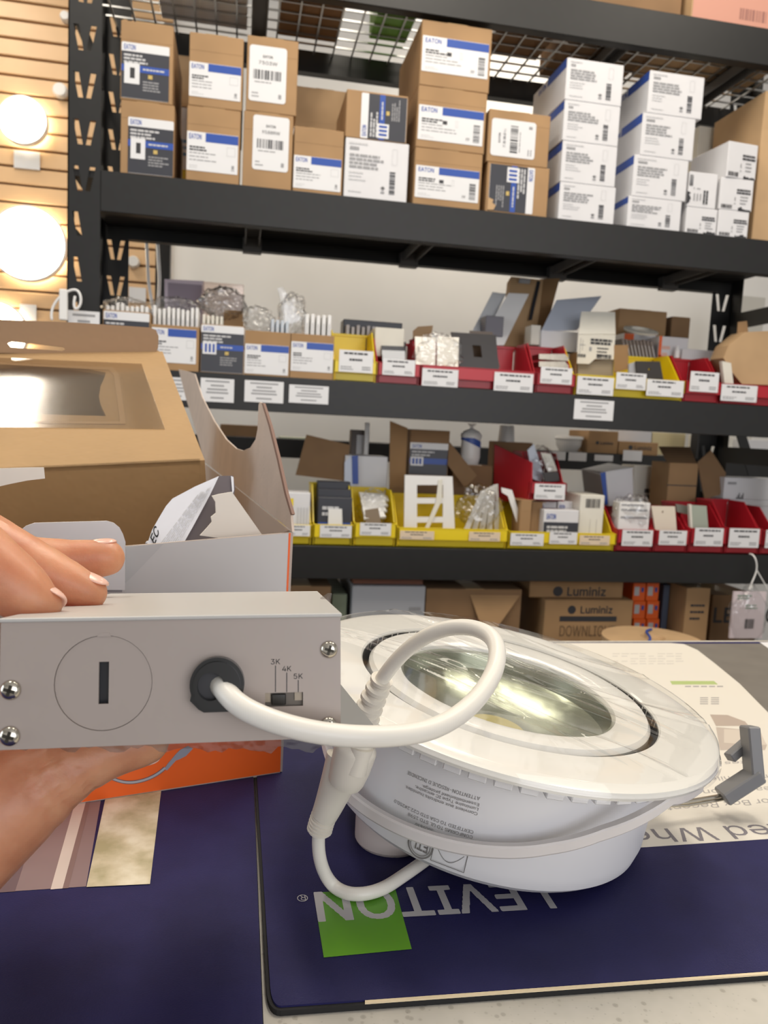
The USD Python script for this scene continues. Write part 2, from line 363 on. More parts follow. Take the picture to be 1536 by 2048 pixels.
def style_white(th, fr, w, h, seed=0, side=True, d=.2):
    """plain white carton: small print on the face itself, blue stripe and blank side"""
    pr(th, fr, lines(w*.06, w*.40, h*.93, 1, h*.07, h*.03, seed), PALE, N1, 'small_print')
    pr(th, fr, lines(w*.07, w*.24, h*.86, 1, h*.07, h*.055, seed), GREY, N1, 'code_print')
    pr(th, fr, lines(w*.07, w*.62, h*.74, 4, h*.065, h*.04, seed+1, .3), GREY, N1, 'heading_print')
    pr(th, fr, lines(w*.07, w*.38, h*.44, 3, h*.06, h*.022, seed+2), PALE, N1, 'footer_print')
    pr(th, fr, lines(w*.07, w*.35, h*.12, 1, h*.06, h*.02, seed+2), PALE, N1, 'small_print')
    pr(th, fr, bars(w*.71, h*.12, w*.80, h*.52, seed, False), INK, N1, 'barcode')
    q = w*.004; a, b, c, e = w*.74, h*.62, w*.82, h*.88
    pr(th, fr, [(a, b, a+q, e), (c, b, c+q, e), (a, b, c, b+q), (a, e, c, e+q)], PALE, N1, 'outline_icon')
    pr(th, fr, [(w*.58, h*.12, w*.64, h*.15), (w*.59, h*.17, w*.63, h*.24), (w*.575, h*.20, w*.645, h*.22)], GREY, N1, 'mark')
    if side:
        sf = Fr((-w/2, d/2, 0), (0, -1, 0), (0, 0, 1), (-1, 0, 0))
        obj('blue_stripe', put(sf, rects([(d*.45, h*.78, d-.002, h*.995)], .0004)), BLUE, th)
        e = text('EATON', h*.13, True, .05); v = e[0].copy(); v += (d*.18, h*.80, .0004); obj('side_logo', put(sf, (v, e[1])), BLUE, th)
TOP = {}
def carton(name, label, cat_, px, depth, m, z=None, Yf=YS+.008, group=None, flap=True, rotz=0, body='body', key=None):
    """closed carton whose front face fills the pixel rectangle px = (left, top, right, bottom), edges taken at mid length"""
    l, t, r, b = px; cx, cy = (l+r)/2, (t+b)/2
    x0, x1 = atY(l, cy, Yf)[0], atY(r, cy, Yf)[0]; z1, zb = atY(cx, t, Yf)[2], atY(cx, b, Yf)[2]
    if z is None: z = zb
    if isinstance(z, str): z = TOP[z]
    w, h = x1-x0, z1-z
    th = thing(name, label, cat_, ((x0+x1)/2, Yf+depth/2, z), group=group, rotz=rotz)
    obj(body, cbx(-w/2, w/2, -depth/2, depth/2, .0004, h, .0015), m, th)
    if flap and m in (KRAFT, KRAFT2, KRAFT3):
        obj('front_flap', cbx(-w/2+.001, w/2-.001, -depth/2-.0003, -depth/2+.001, h*.76, h-.001, .0003), m, th)
        obj('tape', cbx(-.024, .024, -depth/2-.0002, depth/2+.0002, h-.001, h+.0003, .0001), mat('packing_tape', (.45, .30, .15), .2), th)
    if key: TOP[key] = z+h
    return th, face_of(th, w, depth, h), w, h
Z2, Z3, Z4 = ZB[2][1], ZB[3][1], ZB[4][1]
G = 'brown device cartons on the upper shelf'
th, fr, w, h = carton('device_carton', 'brown carton with charcoal switch label, lower one beside the left post', 'carton', (241, 205, 348, 347), .26, KRAFT, Z2, group=G, key='a'); style_dark(th, fr, w*.14, h*.0+.003, w-.001, h*.78, 1)
th, fr, w, h = carton('device_carton', 'brown carton with charcoal switch label, upper one beside the left post', 'carton', (241, 46, 346, 199), .26, KRAFT, 'a', group=G); style_dark(th, fr, w*.02, h*.03, w*.93, h*.73, 2)
th, fr, w, h = carton('device_carton', 'brown carton with blue and white label, lower of the second stack from the post', 'carton', (373, 216, 480, 362), .26, KRAFT, Z2, group=G, key='b'); style_white_blue(th, fr, .001, h*.14, w*.965, h*.66, 3)
th, fr, w, h = carton('device_carton', 'brown carton with blue and white label, upper of the second stack from the post', 'carton', (378, 70, 486, 214), .26, KRAFT, 'b', group=G); style_white_blue(th, fr, .001, h*.13, w*.965, h*.60, 4)
th, fr, w, h = carton('device_carton', 'brown carton with rounded white barcode sticker, lower of the third stack from the post', 'carton', (486, 226, 585, 371), .26, KRAFT, Z2, group=G, key='c'); style_round(th, fr, w*.19, h*.24, w*.92, h*.96, '9588RW', 5)
th, fr, w, h = carton('device_carton', 'brown carton with rounded white barcode sticker, upper of the third stack from the post', 'carton', (493, 76, 595, 224), .26, KRAFT, 'c', group=G); style_round(th, fr, w*.05, h*.14, w*.78, h*.88, '7503W', 6)
th, fr, w, h = carton('device_carton', 'single low brown carton with blue and white label left of the big white carton', 'carton', (587, 257, 686, 385), .20, KRAFT, Z2, group=G); style_white_blue(th, fr, .001, h*.06, w*.97, h*.56, 7)
th, fr, w, h = carton('device_carton', 'white carton with small print and barcode under the carton with the sideways charcoal label', 'carton', (689, 281, 816, 399), .20, CARD, Z2, key='d'); style_white(th, fr, w, h, 8, False)
th, fr, w, h = carton('device_carton', 'brown carton with sideways charcoal label on top of the white carton', 'carton', (692, 185, 815, 279), .20, KRAFT, 'd', group=G, flap=False); style_dark(th, fr, w*.24, .002, w*.985, h*.96, 9, 'keypad', 1)
G3 = 'three stacked brown cartons with wide labels'
for k, px, z, lab in (('e', (828, 301, 963, 413), Z2, 'bottom'), ('f', (834, 178, 972, 299), 'e', 'middle'), ('g', (841, 48, 982, 176), 'f', 'top')):
    th, fr, w, h = carton('device_carton', 'brown carton with wide blue and white label, %s of the stack of three' % lab, 'carton', px, .26, KRAFT, z, group=G3, key=k)
    style_white_blue(th, fr, w*.02, h*.13 if k != 'g' else h*.22, w*.965, h*.69 if k != 'g' else h*.76, ord(k), True)
th, fr, w, h = carton('device_carton', 'brown carton with torn sideways charcoal label, right of the stack of three', 'carton', (973, 330, 1097, 424), .26, KRAFT, Z2, group=G, flap=False, key='h'); L = style_dark(th, fr, w*.04, h*.04, w*.76, h*.97, 11, 'keypad', 3)
obj('torn_patch', put(fr, (poly([(w*.03, h*.04), (w*.13, h*.05), (w*.16, h*.14), (w*.10, h*.19), (w*.12, h*.25), (w*.03, h*.29)], .0003)[0]+(0, 0, .0018), poly([(w*.03, h*.04), (w*.13, h*.05), (w*.16, h*.14), (w*.10, h*.19), (w*.12, h*.25), (w*.03, h*.29)], .0003)[1])), KRAFT2, th)
th, fr, w, h = carton('device_carton', 'brown carton with sideways rounded white barcode sticker on the torn one', 'carton', (976, 224, 1099, 324), .26, KRAFT, 'h', group=G); style_round(th, fr, w*.05, h*.13, w*.77, h*.83, '17-2N5-WM-BP-5-L', 12, 1)
GW = 'white cartons stacked in two columns'
nm = ['bottom', 'second from bottom', 'third from bottom', 'top']
prev = Z2
col1 = [(1118, 369, 1230, 445), (1123, 287, 1233, 367), (1127, 206, 1239, 286), (1132, 122, 1246, 204)]
for i, px in enumerate(col1):
    th, fr, w, h = carton('white_carton', 'white carton with blue side stripe, %s of the left white column' % nm[i], 'carton', px, .22, CARD, prev, group=GW, key='w1'); prev = TOP['w1']; style_white(th, fr, w, h, 20+i, True, .22)
prev = Z2
col2 = [(1255, 397, 1362, 459), (1266, 315, 1375, 395), (1283, 231, 1389, 313), (1297, 147, 1407, 230)]
for i, px in enumerate(col2):
    th, fr, w, h = carton('white_carton', 'white carton with blue side stripe, %s of the right white column' % nm[i], 'carton', px, .20, CARD, prev, group=GW, key='w2'); prev = TOP['w2']; style_white(th, fr, w, h, 30+i, True, .20)
def style_small(th, fr, w, h, seed, rot=0):
    c = np.array([w/2, h/2])
    def T(m): return put(fr, rot2(m, rot, c))
    obj('heading_print', T(rects(lines(w*.50, w*.95, h*.68, 2, h*.09, h*.06, seed, .1), N1)), INK, th)
    obj('small_print', T(rects(lines(w*.62, w*.88, h*.46, 3, h*.10, h*.04, seed+1, .3)+[(w*.45, h*.30, w*.48, h*.42), (w*.44, h*.20, w*.49, h*.23)], N1)), GREY, th)
    obj('barcode', T(rects(bars(w*.06, h*.05, w*.40, h*.17, seed), N1)), INK, th)
    r = random.Random(seed); u = w*.58; P = [(u, h*.005)]
    while u < w*.97: P.append((u, h*r.uniform(.05, .16))); u += w*.045
    P.append((w*.98, h*.005)); g = poly(P, .0002); obj('skyline_print', T((g[0]+(0, 0, .0006), g[1])), INK, th)
GS = 'small white boxes at the right end of the upper shelf'
th, fr, w, h = carton('small_white_box', 'small white box, bottom left of the five at the right end', 'box', (1372, 416, 1434, 467), .16, CARD, Z2, group=GS, key='s1'); style_small(th, fr, w, h, 41)
th, fr, w, h = carton('small_white_box', 'small white box, bottom right of the five at the right end', 'box', (1436, 421, 1497, 473), .16, CARD, Z2, group=GS, key='s2'); style_small(th, fr, w, h, 42)
th, fr, w, h = carton('small_white_box', 'small white box with sideways print, upper left of the five at the right end', 'box', (1377, 345, 1434, 414), .16, CARD, 's1', group=GS, key='s3'); style_small(th, fr, w, h, 43, 3)
th, fr, w, h = carton('small_white_box', 'small white box, middle right of the five at the right end', 'box', (1440, 357, 1506, 419), .16, CARD, 's2', group=GS, key='s4'); style_small(th, fr, w, h, 44)
th, fr, w, h = carton('small_white_box', 'small white box turned slightly on top of the five at the right end', 'box', (1449, 285, 1512, 351), .15, CARD, 's4', group=GS, key='s5', rotz=5); style_small(th, fr, w, h, 45)
th, fr, w, h = carton('storage_carton', 'large kraft carton with hand slot at the right end of the upper shelf', 'carton', (1518, 185, 1600, 466), .22, KRAFT2, Z2, Yf=YS+.03)
sf = Fr((-w/2, .11, 0), (0, -1, 0), (0, 0, 1), (-1, 0, 0)); 
SCR = mat('script_blue', (.10, .25, .45), .6)
obj('blue_print', put(sf, rects(lines(.02, .20, .10, 2, .045, .022, 51), .0006)), SCR, th)
obj('hand_slot', put(sf, (poly(rrect(.07, h*.52, .13, h*.57, .012), .0004)[0], poly(rrect(.07, h*.52, .13, h*.57, .012), .0004)[1])), INK, th)
# things behind the front row of the upper shelf
th, fr, w, h = carton('storage_carton', 'pale kraft carton with black star print at the back of the upper shelf', 'carton', (590, 178, 705, 300), .03, KRAFT2, Z2, Yf=2.20)
star = [(math.cos(a)*(.030 if i % 2 == 0 else .010)+w*.25, math.sin(a)*(.030 if i % 2 == 0 else .010)*.8+h*.42) for i, a in enumerate(np.linspace(0, 2*np.pi, 22, endpoint=False))]
g = poly(star, .0003); obj('star_print', put(fr, (g[0]+(0, 0, .0008), g[1])), INK, th)
th, fr, w, h = carton('yellow_pack', 'yellow and white pack seen in the slit behind the leftmost cartons', 'pack', (340, 215, 400, 340), .04, CARD, Z2, Yf=2.16)
pr(th, fr, [(0.001, 0.001, w-.001, h*.42)], YELLOW, N1, 'yellow_band'); pr(th, fr, lines(w*.1, w*.9, h*.7, 3, h*.06, h*.03, 61), SCR, N1, 'small_print')
carton('storage_carton', 'plain tan carton standing in the slit behind the second stack', 'carton', (340, 112, 400, 213), .04, KRAFT2, TOP['yp'] if 'yp' in TOP else float(atY(370, 214, 2.16)[2]), Yf=2.16)
carton('cream_box', 'cream box behind the small white boxes', 'box', (1395, 255, 1462, 345), .09, CREAM, Z2, Yf=YS+.27)
# goods on the wire deck of the top level
zt2 = zt-.002
th, fr, w, h = carton('storage_carton', 'tan carton with faded red print at the right of the top shelf', 'carton', (1390, -160, 1640, 48), .30, KRAFT2, zt2, Yf=YS+.036)
pr(th, fr, [(.002, .002, w*.72, h*.9)], mat('ink_salmon', (.62, .30, .22), .6), N1, 'salmon_print'); pr(th, fr, bars(w*.38, h*.12, w*.60, h*.22, 62), mat('ink_dull_red', (.28, .12, .10), .6), N2, 'barcode')
for (x, y, w_, d_, h_, m_, lab) in ((-.12, 2.08, .22, .30, .2, CARD, 'white box on the wire deck above the left stacks'), (.15, 2.08, .16, .3, .22, KRAFT3, 'dark brown box on the wire deck left of the cross support'),
        (.36, 2.05, .10, .26, .2, mat('leaf_green', (.20, .50, .08), .5), 'green box on the wire deck beside the cross support'), (.53, 2.1, .12, .3, .25, mat('grey_card', (.25, .24, .22), .6), 'grey box on the wire deck above the stack of three'),
        (.70, 2.05, .16, .24, .2, KRAFT3, 'brown box on the wire deck above the torn label'), (.94, 2.08, .24, .34, .2, KRAFT3, 'dark brown box on the wire deck above the white columns')):
    th = thing('stock_box', lab, 'box', (x, y, zt2)); obj('body', cbx(-w_/2, w_/2, -d_/2, d_/2, .0004, h_, .002), m_, th); obj('lid_seam', cbx(-w_/2-.0003, w_/2+.0003, -.002, .002, h_-.03, h_+.0006, .0002), INK, th)
# ---------------------------------------------------------------- helpers for free shapes placed from traced corners
def sheet(P, t, holes=()):
    """flat polygon through the 3D points P, made t thick on the far side"""
    P = np.array(P, float); o = P[0]; c = P.mean(0); nrm = np.zeros(3)
    for i in range(len(P)): nrm += np.cross(P[i]-c, P[(i+1) % len(P)]-c)
    nrm = unit(nrm)
    if np.dot(nrm, c-CAM) < 0: nrm = -nrm
    u = P[1]-o; u = unit(u-nrm*(u@nrm)); v = np.cross(nrm, u)
    fr = Fr(o, u, v, nrm)
    g = poly([tuple(q) for q in (P-o)@np.array([u, v]).T], t, [[tuple(q) for q in (np.array(h)-o)@np.array([u, v]).T] for h in holes])
    return fr(g[0]), g[1]
def solid(name, label, cat_, parts, group=None, base=None):
    """thing whose parts are given in world space: (part name, mesh, material[, smooth])"""
    V = np.vstack([p[1][0] for p in parts]); lo, hi = V.min(0), V.max(0)
    th = thing(name, label, cat_, base if base is not None else ((lo[0]+hi[0])/2, (lo[1]+hi[1])/2, lo[2]), group=group)
    for p in parts: obj(p[0], p[1], p[2], th, smooth=p[3] if len(p) > 3 else False, world=True)
    return th
def pq(pts, Y): return [atY(x, y, Y) for x, y in pts]
def wface(px, Yf):
    """world frame, width and height of an upright rectangle at depth Yf"""
    l, t, r, b = px; cx, cy = (l+r)/2, (t+b)/2
    x0, x1 = atY(l, cy, Yf)[0], atY(r, cy, Yf)[0]; z1, zb = atY(cx, t, Yf)[2], atY(cx, b, Yf)[2]
    return Fr((x0, Yf, zb), (1, 0, 0), (0, 0, 1), (0, -1, 0)), x1-x0, z1-zb
def wobj(name, fr, m, mat_, parent): return obj(name, put(fr, m), mat_, parent, world=True)
def card(th, px, Yf, seed, m=PAPER, price=True, name='label_card'):
    fr, w, h = wface(px, Yf); L = wobj(name, fr, rects([(0, 0, w, h)], .0, .0006), m, th)
    if price:
        wobj('heading_print', fr, rects(lines(w*.14, w*.92, h*.90, 1, h*.1, h*.09, seed, .2)+lines(w*.30, w*.7, h*.62, 1, h*.1, h*.10, seed+1, .1), .0008), INK, L)
        wobj('small_print', fr, rects(lines(w*.05, w*.45, h*.26, 2, h*.10, h*.05, seed+2, .3)+lines(w*.68, w*.95, h*.28, 2, h*.1, h*.06, seed+3, .2), .0008), GREY, L)
    else:
        wobj('small_print', fr, rects([(w*(.5-q), h*v, w*(.5+q), h*(v+.055)) for v, q in ((.84, .36), (.68, .2), (.53, .3), (.40, .33), (.22, .22))], .0008), GREY, L)
    return L
def storage_bin(label, px, back_top, m, depth=.16, z=Z3, Yf=YS+.004, lip=None, group=None, cards=(), seed=0):
    """hopper bin: px = (left, top of the front lip, right, bottom)"""
    l, t, r, b = px; cx, cy = (l+r)/2, (t+b)/2
    x0, x1 = atY(l, cy, Yf)[0], atY(r, cy, Yf)[0]; hf = max(.03, atY(cx, t, Yf)[2]-z); hb = max(hf+.01, atY(cx, back_top, Yf+depth)[2]-z)
    w = x1-x0; T = .0022; hs = hf*.42
    th = thing('storage_bin', label, 'bin', ((x0+x1)/2, Yf+depth/2, z), group=group)
    prof = [(.012, .0004), (depth, .0004), (depth, hb), (depth*.55, hb), (depth*.16, hf+.003), (0, hf), (0, hs), (.012, hs)]
    def side(xa):
        v, f = poly(prof, T); return np.stack([xa+v[:, 2], v[:, 0]-depth/2, v[:, 1]], 1), f
    d2 = -depth/2; i = .006
    obj('body', cat(bx(-w/2+i, w/2-i, d2+.012, depth/2, .0006, .0006+T), bx(-w/2+i, w/2-i, depth/2-T, depth/2, .001, hb), bx(-w/2+i, w/2-i, d2+.012, d2+.012+T, .001, hs+.001),
                    bx(-w/2, w/2, d2+.0005, d2+.0125, hs-.0005, hs+.0018), side(-w/2+.001), side(w/2-T-.001)), m, th)
    obj('front_lip', cat(cbx(-w/2, w/2, d2, d2+T, hs, hf, .0006), cbx(-w/2, w/2, d2, d2+.005, hf-.002, hf+.001, .0006)), m, th)
    obj('back_rim', cbx(-w/2, w/2, depth/2-.004, depth/2+.002, hb-.006, hb+.001, .0008), m, th)
    for k, c in enumerate(cards): card(th, c, Yf-.0032-.0012*k, seed*10+k)
    return th
def crumple(c, s, seed, sub=4, amp=.35):
    m = trimesh.creation.icosphere(subdivisions=sub); v = np.array(m.vertices)
    n = meshkit.fbm(v*2.6+seed*7.3, 3, seed)-.5; n2 = np.abs(meshkit.noise(v*5.5+seed, seed+3)-.5)
    return np.asarray(c)+v*(1+amp*2*n-amp*n2)[:, None]*np.asarray(s), np.array(m.faces)
def bag(label, px, Y, depth, seed, group=None, m=None):
    fr, w, h = wface(px, Y); c = fr((w/2, h/2, 0)); return solid('plastic_bag', label, 'bag', [('film', crumple(c, (w*.5, depth*.5, h*.5), seed), m or CLEAR, True)], group)
def cuboid(px, Yf, depth, c=.0015, z=None):
    l, t, r, b = px; fr, w, h = wface(px, Yf); o = fr.o.copy()
    if z is not None: h += o[2]-z; o[2] = z
    return cbx(o[0], o[0]+w, Yf, Yf+depth, o[2]+.0004, o[2]+h, c)
def open_carton(name, label, px, depth, m, z, Yf=YS+.006, backh=1.0, group=None, key=None):
    l, t, r, b = px; cx, cy = (l+r)/2, (t+b)/2
    x0, x1 = atY(l, cy, Yf)[0], atY(r, cy, Yf)[0]; h = atY(cx, t, Yf)[2]-z; w = x1-x0; T = .002
    th = thing(name, label, 'carton', ((x0+x1)/2, Yf+depth/2, z), group=group)
    obj('front_panel', cbx(-w/2, w/2, -depth/2, -depth/2+T, .0004, h, .0005), m, th)
    obj('back_panel', cbx(-w/2, w/2, depth/2-T, depth/2, .0004, h*backh, .0005), m, th)
    for s in (-1, 1): obj('side_panel', cbx(min(s*w/2, s*(w/2-T)), max(s*w/2, s*(w/2-T)), -depth/2+T, depth/2-T, .0004, h, .0004), m, th)
    obj('bottom', bx(-w/2+T, w/2-T, -depth/2+T, depth/2-T, .0006, .003), m, th)
    TOP[key] = z+h
    return th, face_of(th, w, depth, h), w, h

# ---------------------------------------------------------------- middle shelf, left: open cartons with plates
GC = 'open cartons on the middle shelf'
th, fr, w, h = open_carton('open_carton', 'open carton with charcoal label farthest left on the middle shelf', (205, 622, 300, 733), .16, KRAFT, Z3, group=GC); style_dark(th, fr, .002, h*.05, w-.002, h*.98, 70)
th, fr, w, h = open_carton('open_carton', 'open brown carton with blue and white label holding a row of white plates', (301, 651, 398, 738), .16, KRAFT, Z3, group=GC); style_white_blue(th, fr, w*.02, h*.17, w*.94, h*.93, 71)
th, fr, w, h = open_carton('open_carton', 'open carton with large charcoal label right of the row of white plates', (401, 650, 488, 747), .16, KRAFT, Z3, group=GC); style_dark(th, fr, .001, .002, w-.001, h*.985, 72, 'keypad')
th, fr, w, h = open_carton('open_carton', 'open brown carton with blue and white label, second from the yellow bin', (489, 663, 580, 753), .16, KRAFT, Z3, group=GC); style_white_blue(th, fr, .001, h*.04, w*.97, h*.70, 73)
th, fr, w, h = open_carton('open_carton', 'open brown carton with blue and white label next to the yellow bin', (581, 669, 667, 759), .16, KRAFT, Z3, group=GC); style_white_blue(th, fr, .001, h*.16, w-.001, h*.82, 74)
ORD = ['leftmost ', 'second ', 'third ', 'fourth ', 'fifth ', 'sixth ', 'seventh ', 'eighth ', 'ninth ', 'tenth ']
def upright_plates(n, px, Y, label, group, m=WHITEP, depth=.10, t=.65, seed=0, lean=0.):
    """n plates on edge in a row, each a thing"""
    r = random.Random(seed); fr, w, h = wface(px, Y); p = w/n
    for i in range(n):
        hh = h*(1-.10*r.random()); a = fr.o+np.array([i*p, 0, 0])
        th = thing('wall_plate', ORD[i]+label, 'wall plate', (a[0]+p/2, Y+depth/2, a[2]), group=group)
        v, f = cbx(-p*t/2, p*t/2, -depth/2, depth/2, 0, hh, .0012); v[:, 0] += v[:, 2]*lean; obj('plate', (v, f), m, th)
        v, f = bx(-p*.1, p*.1, -depth/2-.0006, -depth/2, hh*.2, hh*.75); v[:, 0] += v[:, 2]*lean; obj('rim_gap', (v, f), PALE, th)
upright_plates(10, (304, 612, 398, 700), YS+.03, 'white wall plate standing in the row behind the blue and white label', 'row of white wall plates in the open carton', seed=1)
upright_plates(9, (210, 606, 298, 680), YS+.03, 'white wall plate standing in the leftmost open carton', 'white wall plates in the leftmost open carton', seed=2)
upright_plates(5, (403, 628, 447, 690), YS+.03, 'cream wall plate standing at the left in the charcoal carton', 'cream wall plates in the charcoal carton', CREAM, seed=3)
upright_plates(5, (608, 628, 664, 700), YS+.03, 'white wall plate in the carton next to the yellow bin', 'white wall plates beside the yellow bin', seed=4)
upright_plates(4, (540, 635, 579, 700), YS+.03, 'pale grey wall plate in the carton second from the yellow bin', 'pale plates in the carton second from the bin', mat('plate_pale_blue', (.55, .60, .66), .4), seed=5)
bag('crumpled clear bag over the white plates of the leftmost carton', (203, 596, 300, 628), YS+.08, .09, 2)
bag('crumpled clear bag over the row of white plates', (300, 594, 400, 628), YS+.08, .10, 3)
bag('large grey shiny bag sagging out of the charcoal carton', (396, 572, 492, 640), YS+.10, .10, 4, m=clear('grey_bag', (.74, .74, .75), .15, .10, .5, 30))
bag('shiny clear bag with hot highlights left of the pointed bag', (484, 614, 550, 668), YS+.08, .09, 5)
solid('plastic_bag', 'pointed clear bag sticking up right of the row of cartons', 'bag', [('film', cat(crumple(atY(585, 632, YS+.09), (.035, .03, .055), 7), (lambda v: (v[0], v[1]))(sheet(pq([(555, 576), (566, 574), (606, 640), (570, 650)], YS+.09), .004))), CLEAR, True)])
solid('carton_flap', 'brown flap behind the white plates of the charcoal carton', 'flap', [('panel', sheet(pq([(448, 620), (486, 622), (489, 700), (447, 700)], YS+.12), .003), KRAFT)])
solid('picture_board', 'mauve framed board standing on the middle shelf behind the cartons', 'board', [('frame', sheet(pq([(329, 558), (408, 562), (408, 690), (329, 690)], YR-.04), .012), mat('frame_pink', (.62, .52, .58), .5)), ('picture', sheet(pq([(336, 565), (404, 570), (404, 690), (336, 690)], YR-.042), .001), mat('picture_mauve', (.30, .24, .29), .5))])
solid('clear_case', 'flat clear case standing behind the grey shiny bag', 'case', [('shell', cuboid((404, 566, 486, 690), YR-.12, .03), clear('case_pink', (.9, .82, .78), .1, .03))])
# cables hanging at the back left
for k, (x0, lab) in enumerate(((295, 'white cable hanging at the rear left post, leftmost of two'), (317, 'white cable hanging at the rear left post, right one'))):
    P = [atY(x0+dx, y, YR+.0055) for dx, y in ((-2, 440), (-2, 480), (0, 520), (2, 560), (0 if k else 8, 600), (2 if k else 14, 650))]
    solid('hanging_cable', lab, 'cable', [('cable', tube(spline(P, 24), .0045, 8), WHITEP, True)])
# notices on the rack
def notice(label, px, Y, seed, m=PAPER):
    fr, w, h = wface(px, Y); th = thing('paper_label', label, 'label', tuple(fr((w/2, 0, 0))), group='paper labels taped to the shelf beam')
    wobj('paper', fr, rects([(0, 0, w, h)], 0, .0005), m, th)
    if seed: wobj('print', fr, rects([(w*(.5-q), h*v, w*(.5+q), h*(v+.07)) for v, q in ((.84, .36), (.66, .2), (.50, .3), (.36, .33), (.14, .2))], .0007), GREY, th)
    return th
notice('white printed label on the beam, leftmost, under the row of white plates', (341, 755, 373, 800), YS-.0008, 1)
notice('white printed label on the beam under the charcoal carton', (401, 757, 468, 804), YS-.0008, 2)
notice('white printed label on the beam under the carton second from the yellow bin', (489, 762, 567, 805), YS-.0008, 3)
notice('white printed label on the beam next to the yellow bin', (578, 771, 657, 807), YS-.0008, 4)
notice('white printed label on the beam below the beige open box', (1148, 800, 1227, 840), YS-.0008, 5)
notice('white paper taped low on the left post', (136, 622, 199, 690), YS-.006, 6)

# ---------------------------------------------------------------- middle shelf, bins
GB = 'bins on the middle shelf'
storage_bin('yellow bin beside the row of cartons on the middle shelf', (667, 722, 754, 766), 670, YELLOW, group=GB, cards=((678, 701, 746, 745),), seed=1)
storage_bin('narrow red bin between the yellow bin and the wide red bin', (755, 727, 841, 771), 687, RED, group=GB, cards=((765, 719, 830, 751),), seed=2)
storage_bin('wide red bin holding metal and black plates', (842, 737, 1071, 783), 690, RED, group=GB, cards=((844, 738, 916, 773), (988, 746, 1066, 783)), seed=3)
storage_bin('red bin with two shiny plates left of the beige box', (1073, 748, 1151, 790), 697, RED, group=GB, cards=((1081, 735, 1144, 768),), seed=4)
storage_bin('wide yellow bin holding the beige open box', (1152, 756, 1370, 798), 713, YELLOW, depth=.17, group=GB, cards=((1154, 754, 1227, 790), (1232, 746, 1292, 779), (1293, 760, 1367, 793)), seed=5)
storage_bin('red bin right of the wide yellow bin', (1371, 764, 1444, 803), 722, RED, group=GB, cards=((1380, 744, 1437, 784),), seed=6)
storage_bin('red bin at the right edge under the brown open box', (1446, 772, 1600, 812), 730, RED, group=GB, cards=((1442, 770, 1514, 803),), seed=7)
# contents
GP = 'plates in the bins of the middle shelf'
def plate(label, quad, Y, m, t=.006, holes=(), name='wall_plate', group=GP, cat_='wall plate', extra=()):
    P = [atY(x, y, Y if np.isscalar(Y) else Y[i]) for i, (x, y) in enumerate(quad)]
    H = [[atY(x, y, Y if np.isscalar(Y) else sum(Y)/len(Y)) for x, y in hq] for hq in holes]
    return solid(name, label, cat_, [('plate', sheet(P, t, H), m)]+list(extra), group)
for i in range(4):
    plate(('rearmost', 'second rearmost', 'second nearest', 'nearest')[i]+' dark wall plate in the narrow red bin', [(762+i, 682+9*i), (812-i, 684+9*i), (812-i, 706+9*i), (762+i, 705+9*i)], YS+.10-.02*i, DARKP if i < 2 else mat('steel_dark', (.25, .24, .22), .25, .9), group='stack of dark plates in the narrow red bin')
carton('small_carton', 'small off white box lying above the narrow red bin', 'box', (750, 656, 809, 684), .08, CREAM, Yf=YS+.09, z=Z3+.07)
for i in range(2):
    plate('clear bagged metal wall plate in the wide red bin, %s' % ('left' if i == 0 else 'right'), [(830+44*i, 673), (872+46*i, 675), (870+46*i, 745), (832+42*i, 743)], YS+.02+.004*i, STEEL, .004)
bag('clear bag around the metal plates in the wide red bin', (826, 668, 922, 745), YS+.024, .03, 9)
plate('large dark two gang plate in the wide red bin', [(902, 664), (992, 670), (998, 742), (920, 738)], (YS+.05, YS+.05, YS+.04, YS+.04), DARKP, .005, holes=([(945, 690), (962, 691), (964, 715), (947, 714)],))
plate('dark plate leaning behind the large dark plate', [(940, 661), (985, 664), (1000, 735), (935, 733)], YS+.09, mat('plate_bronze', (.07, .05, .035), .3, .4), .005)
carton('dark_box', 'long dark box with glossy goods behind the narrow red bin', 'box', (686, 642, 804, 690), .06, NAVYL, Yf=YS+.19, z=Z3, )
upright_plates(7, (690, 650, 762, 700), YS+.165, 'small packed plate in the dark box behind the yellow bin', 'packed plates in the dark box', mat('pack_grey', (.45, .42, .42), .35), depth=.02, seed=8)
solid('carton_flap', 'curved brown flap behind the wide red bin', 'flap', [('panel', sheet(pq([(826, 662), (836, 653), (866, 651), (860, 690), (826, 690)], YS+.2), .003), KRAFT2)])
carton('grey_box', 'small dark grey rounded box standing in front of the leaning white panels', 'box', (971, 632, 1007, 673), .05, mat('grey_violet', (.13, .125, .15), .4), z=None, Yf=YS+.18)
for i in range(2):
    plate('shiny metal plate in the small red bin, %s one' % ('upper' if i == 0 else 'lower'), [(1078, 708+15*i), (1130, 708+15*i), (1137, 716+15*i), (1137, 722+15*i), (1078, 718+15*i)], YS+.05-.02*i, STEEL, .05, group=GP)
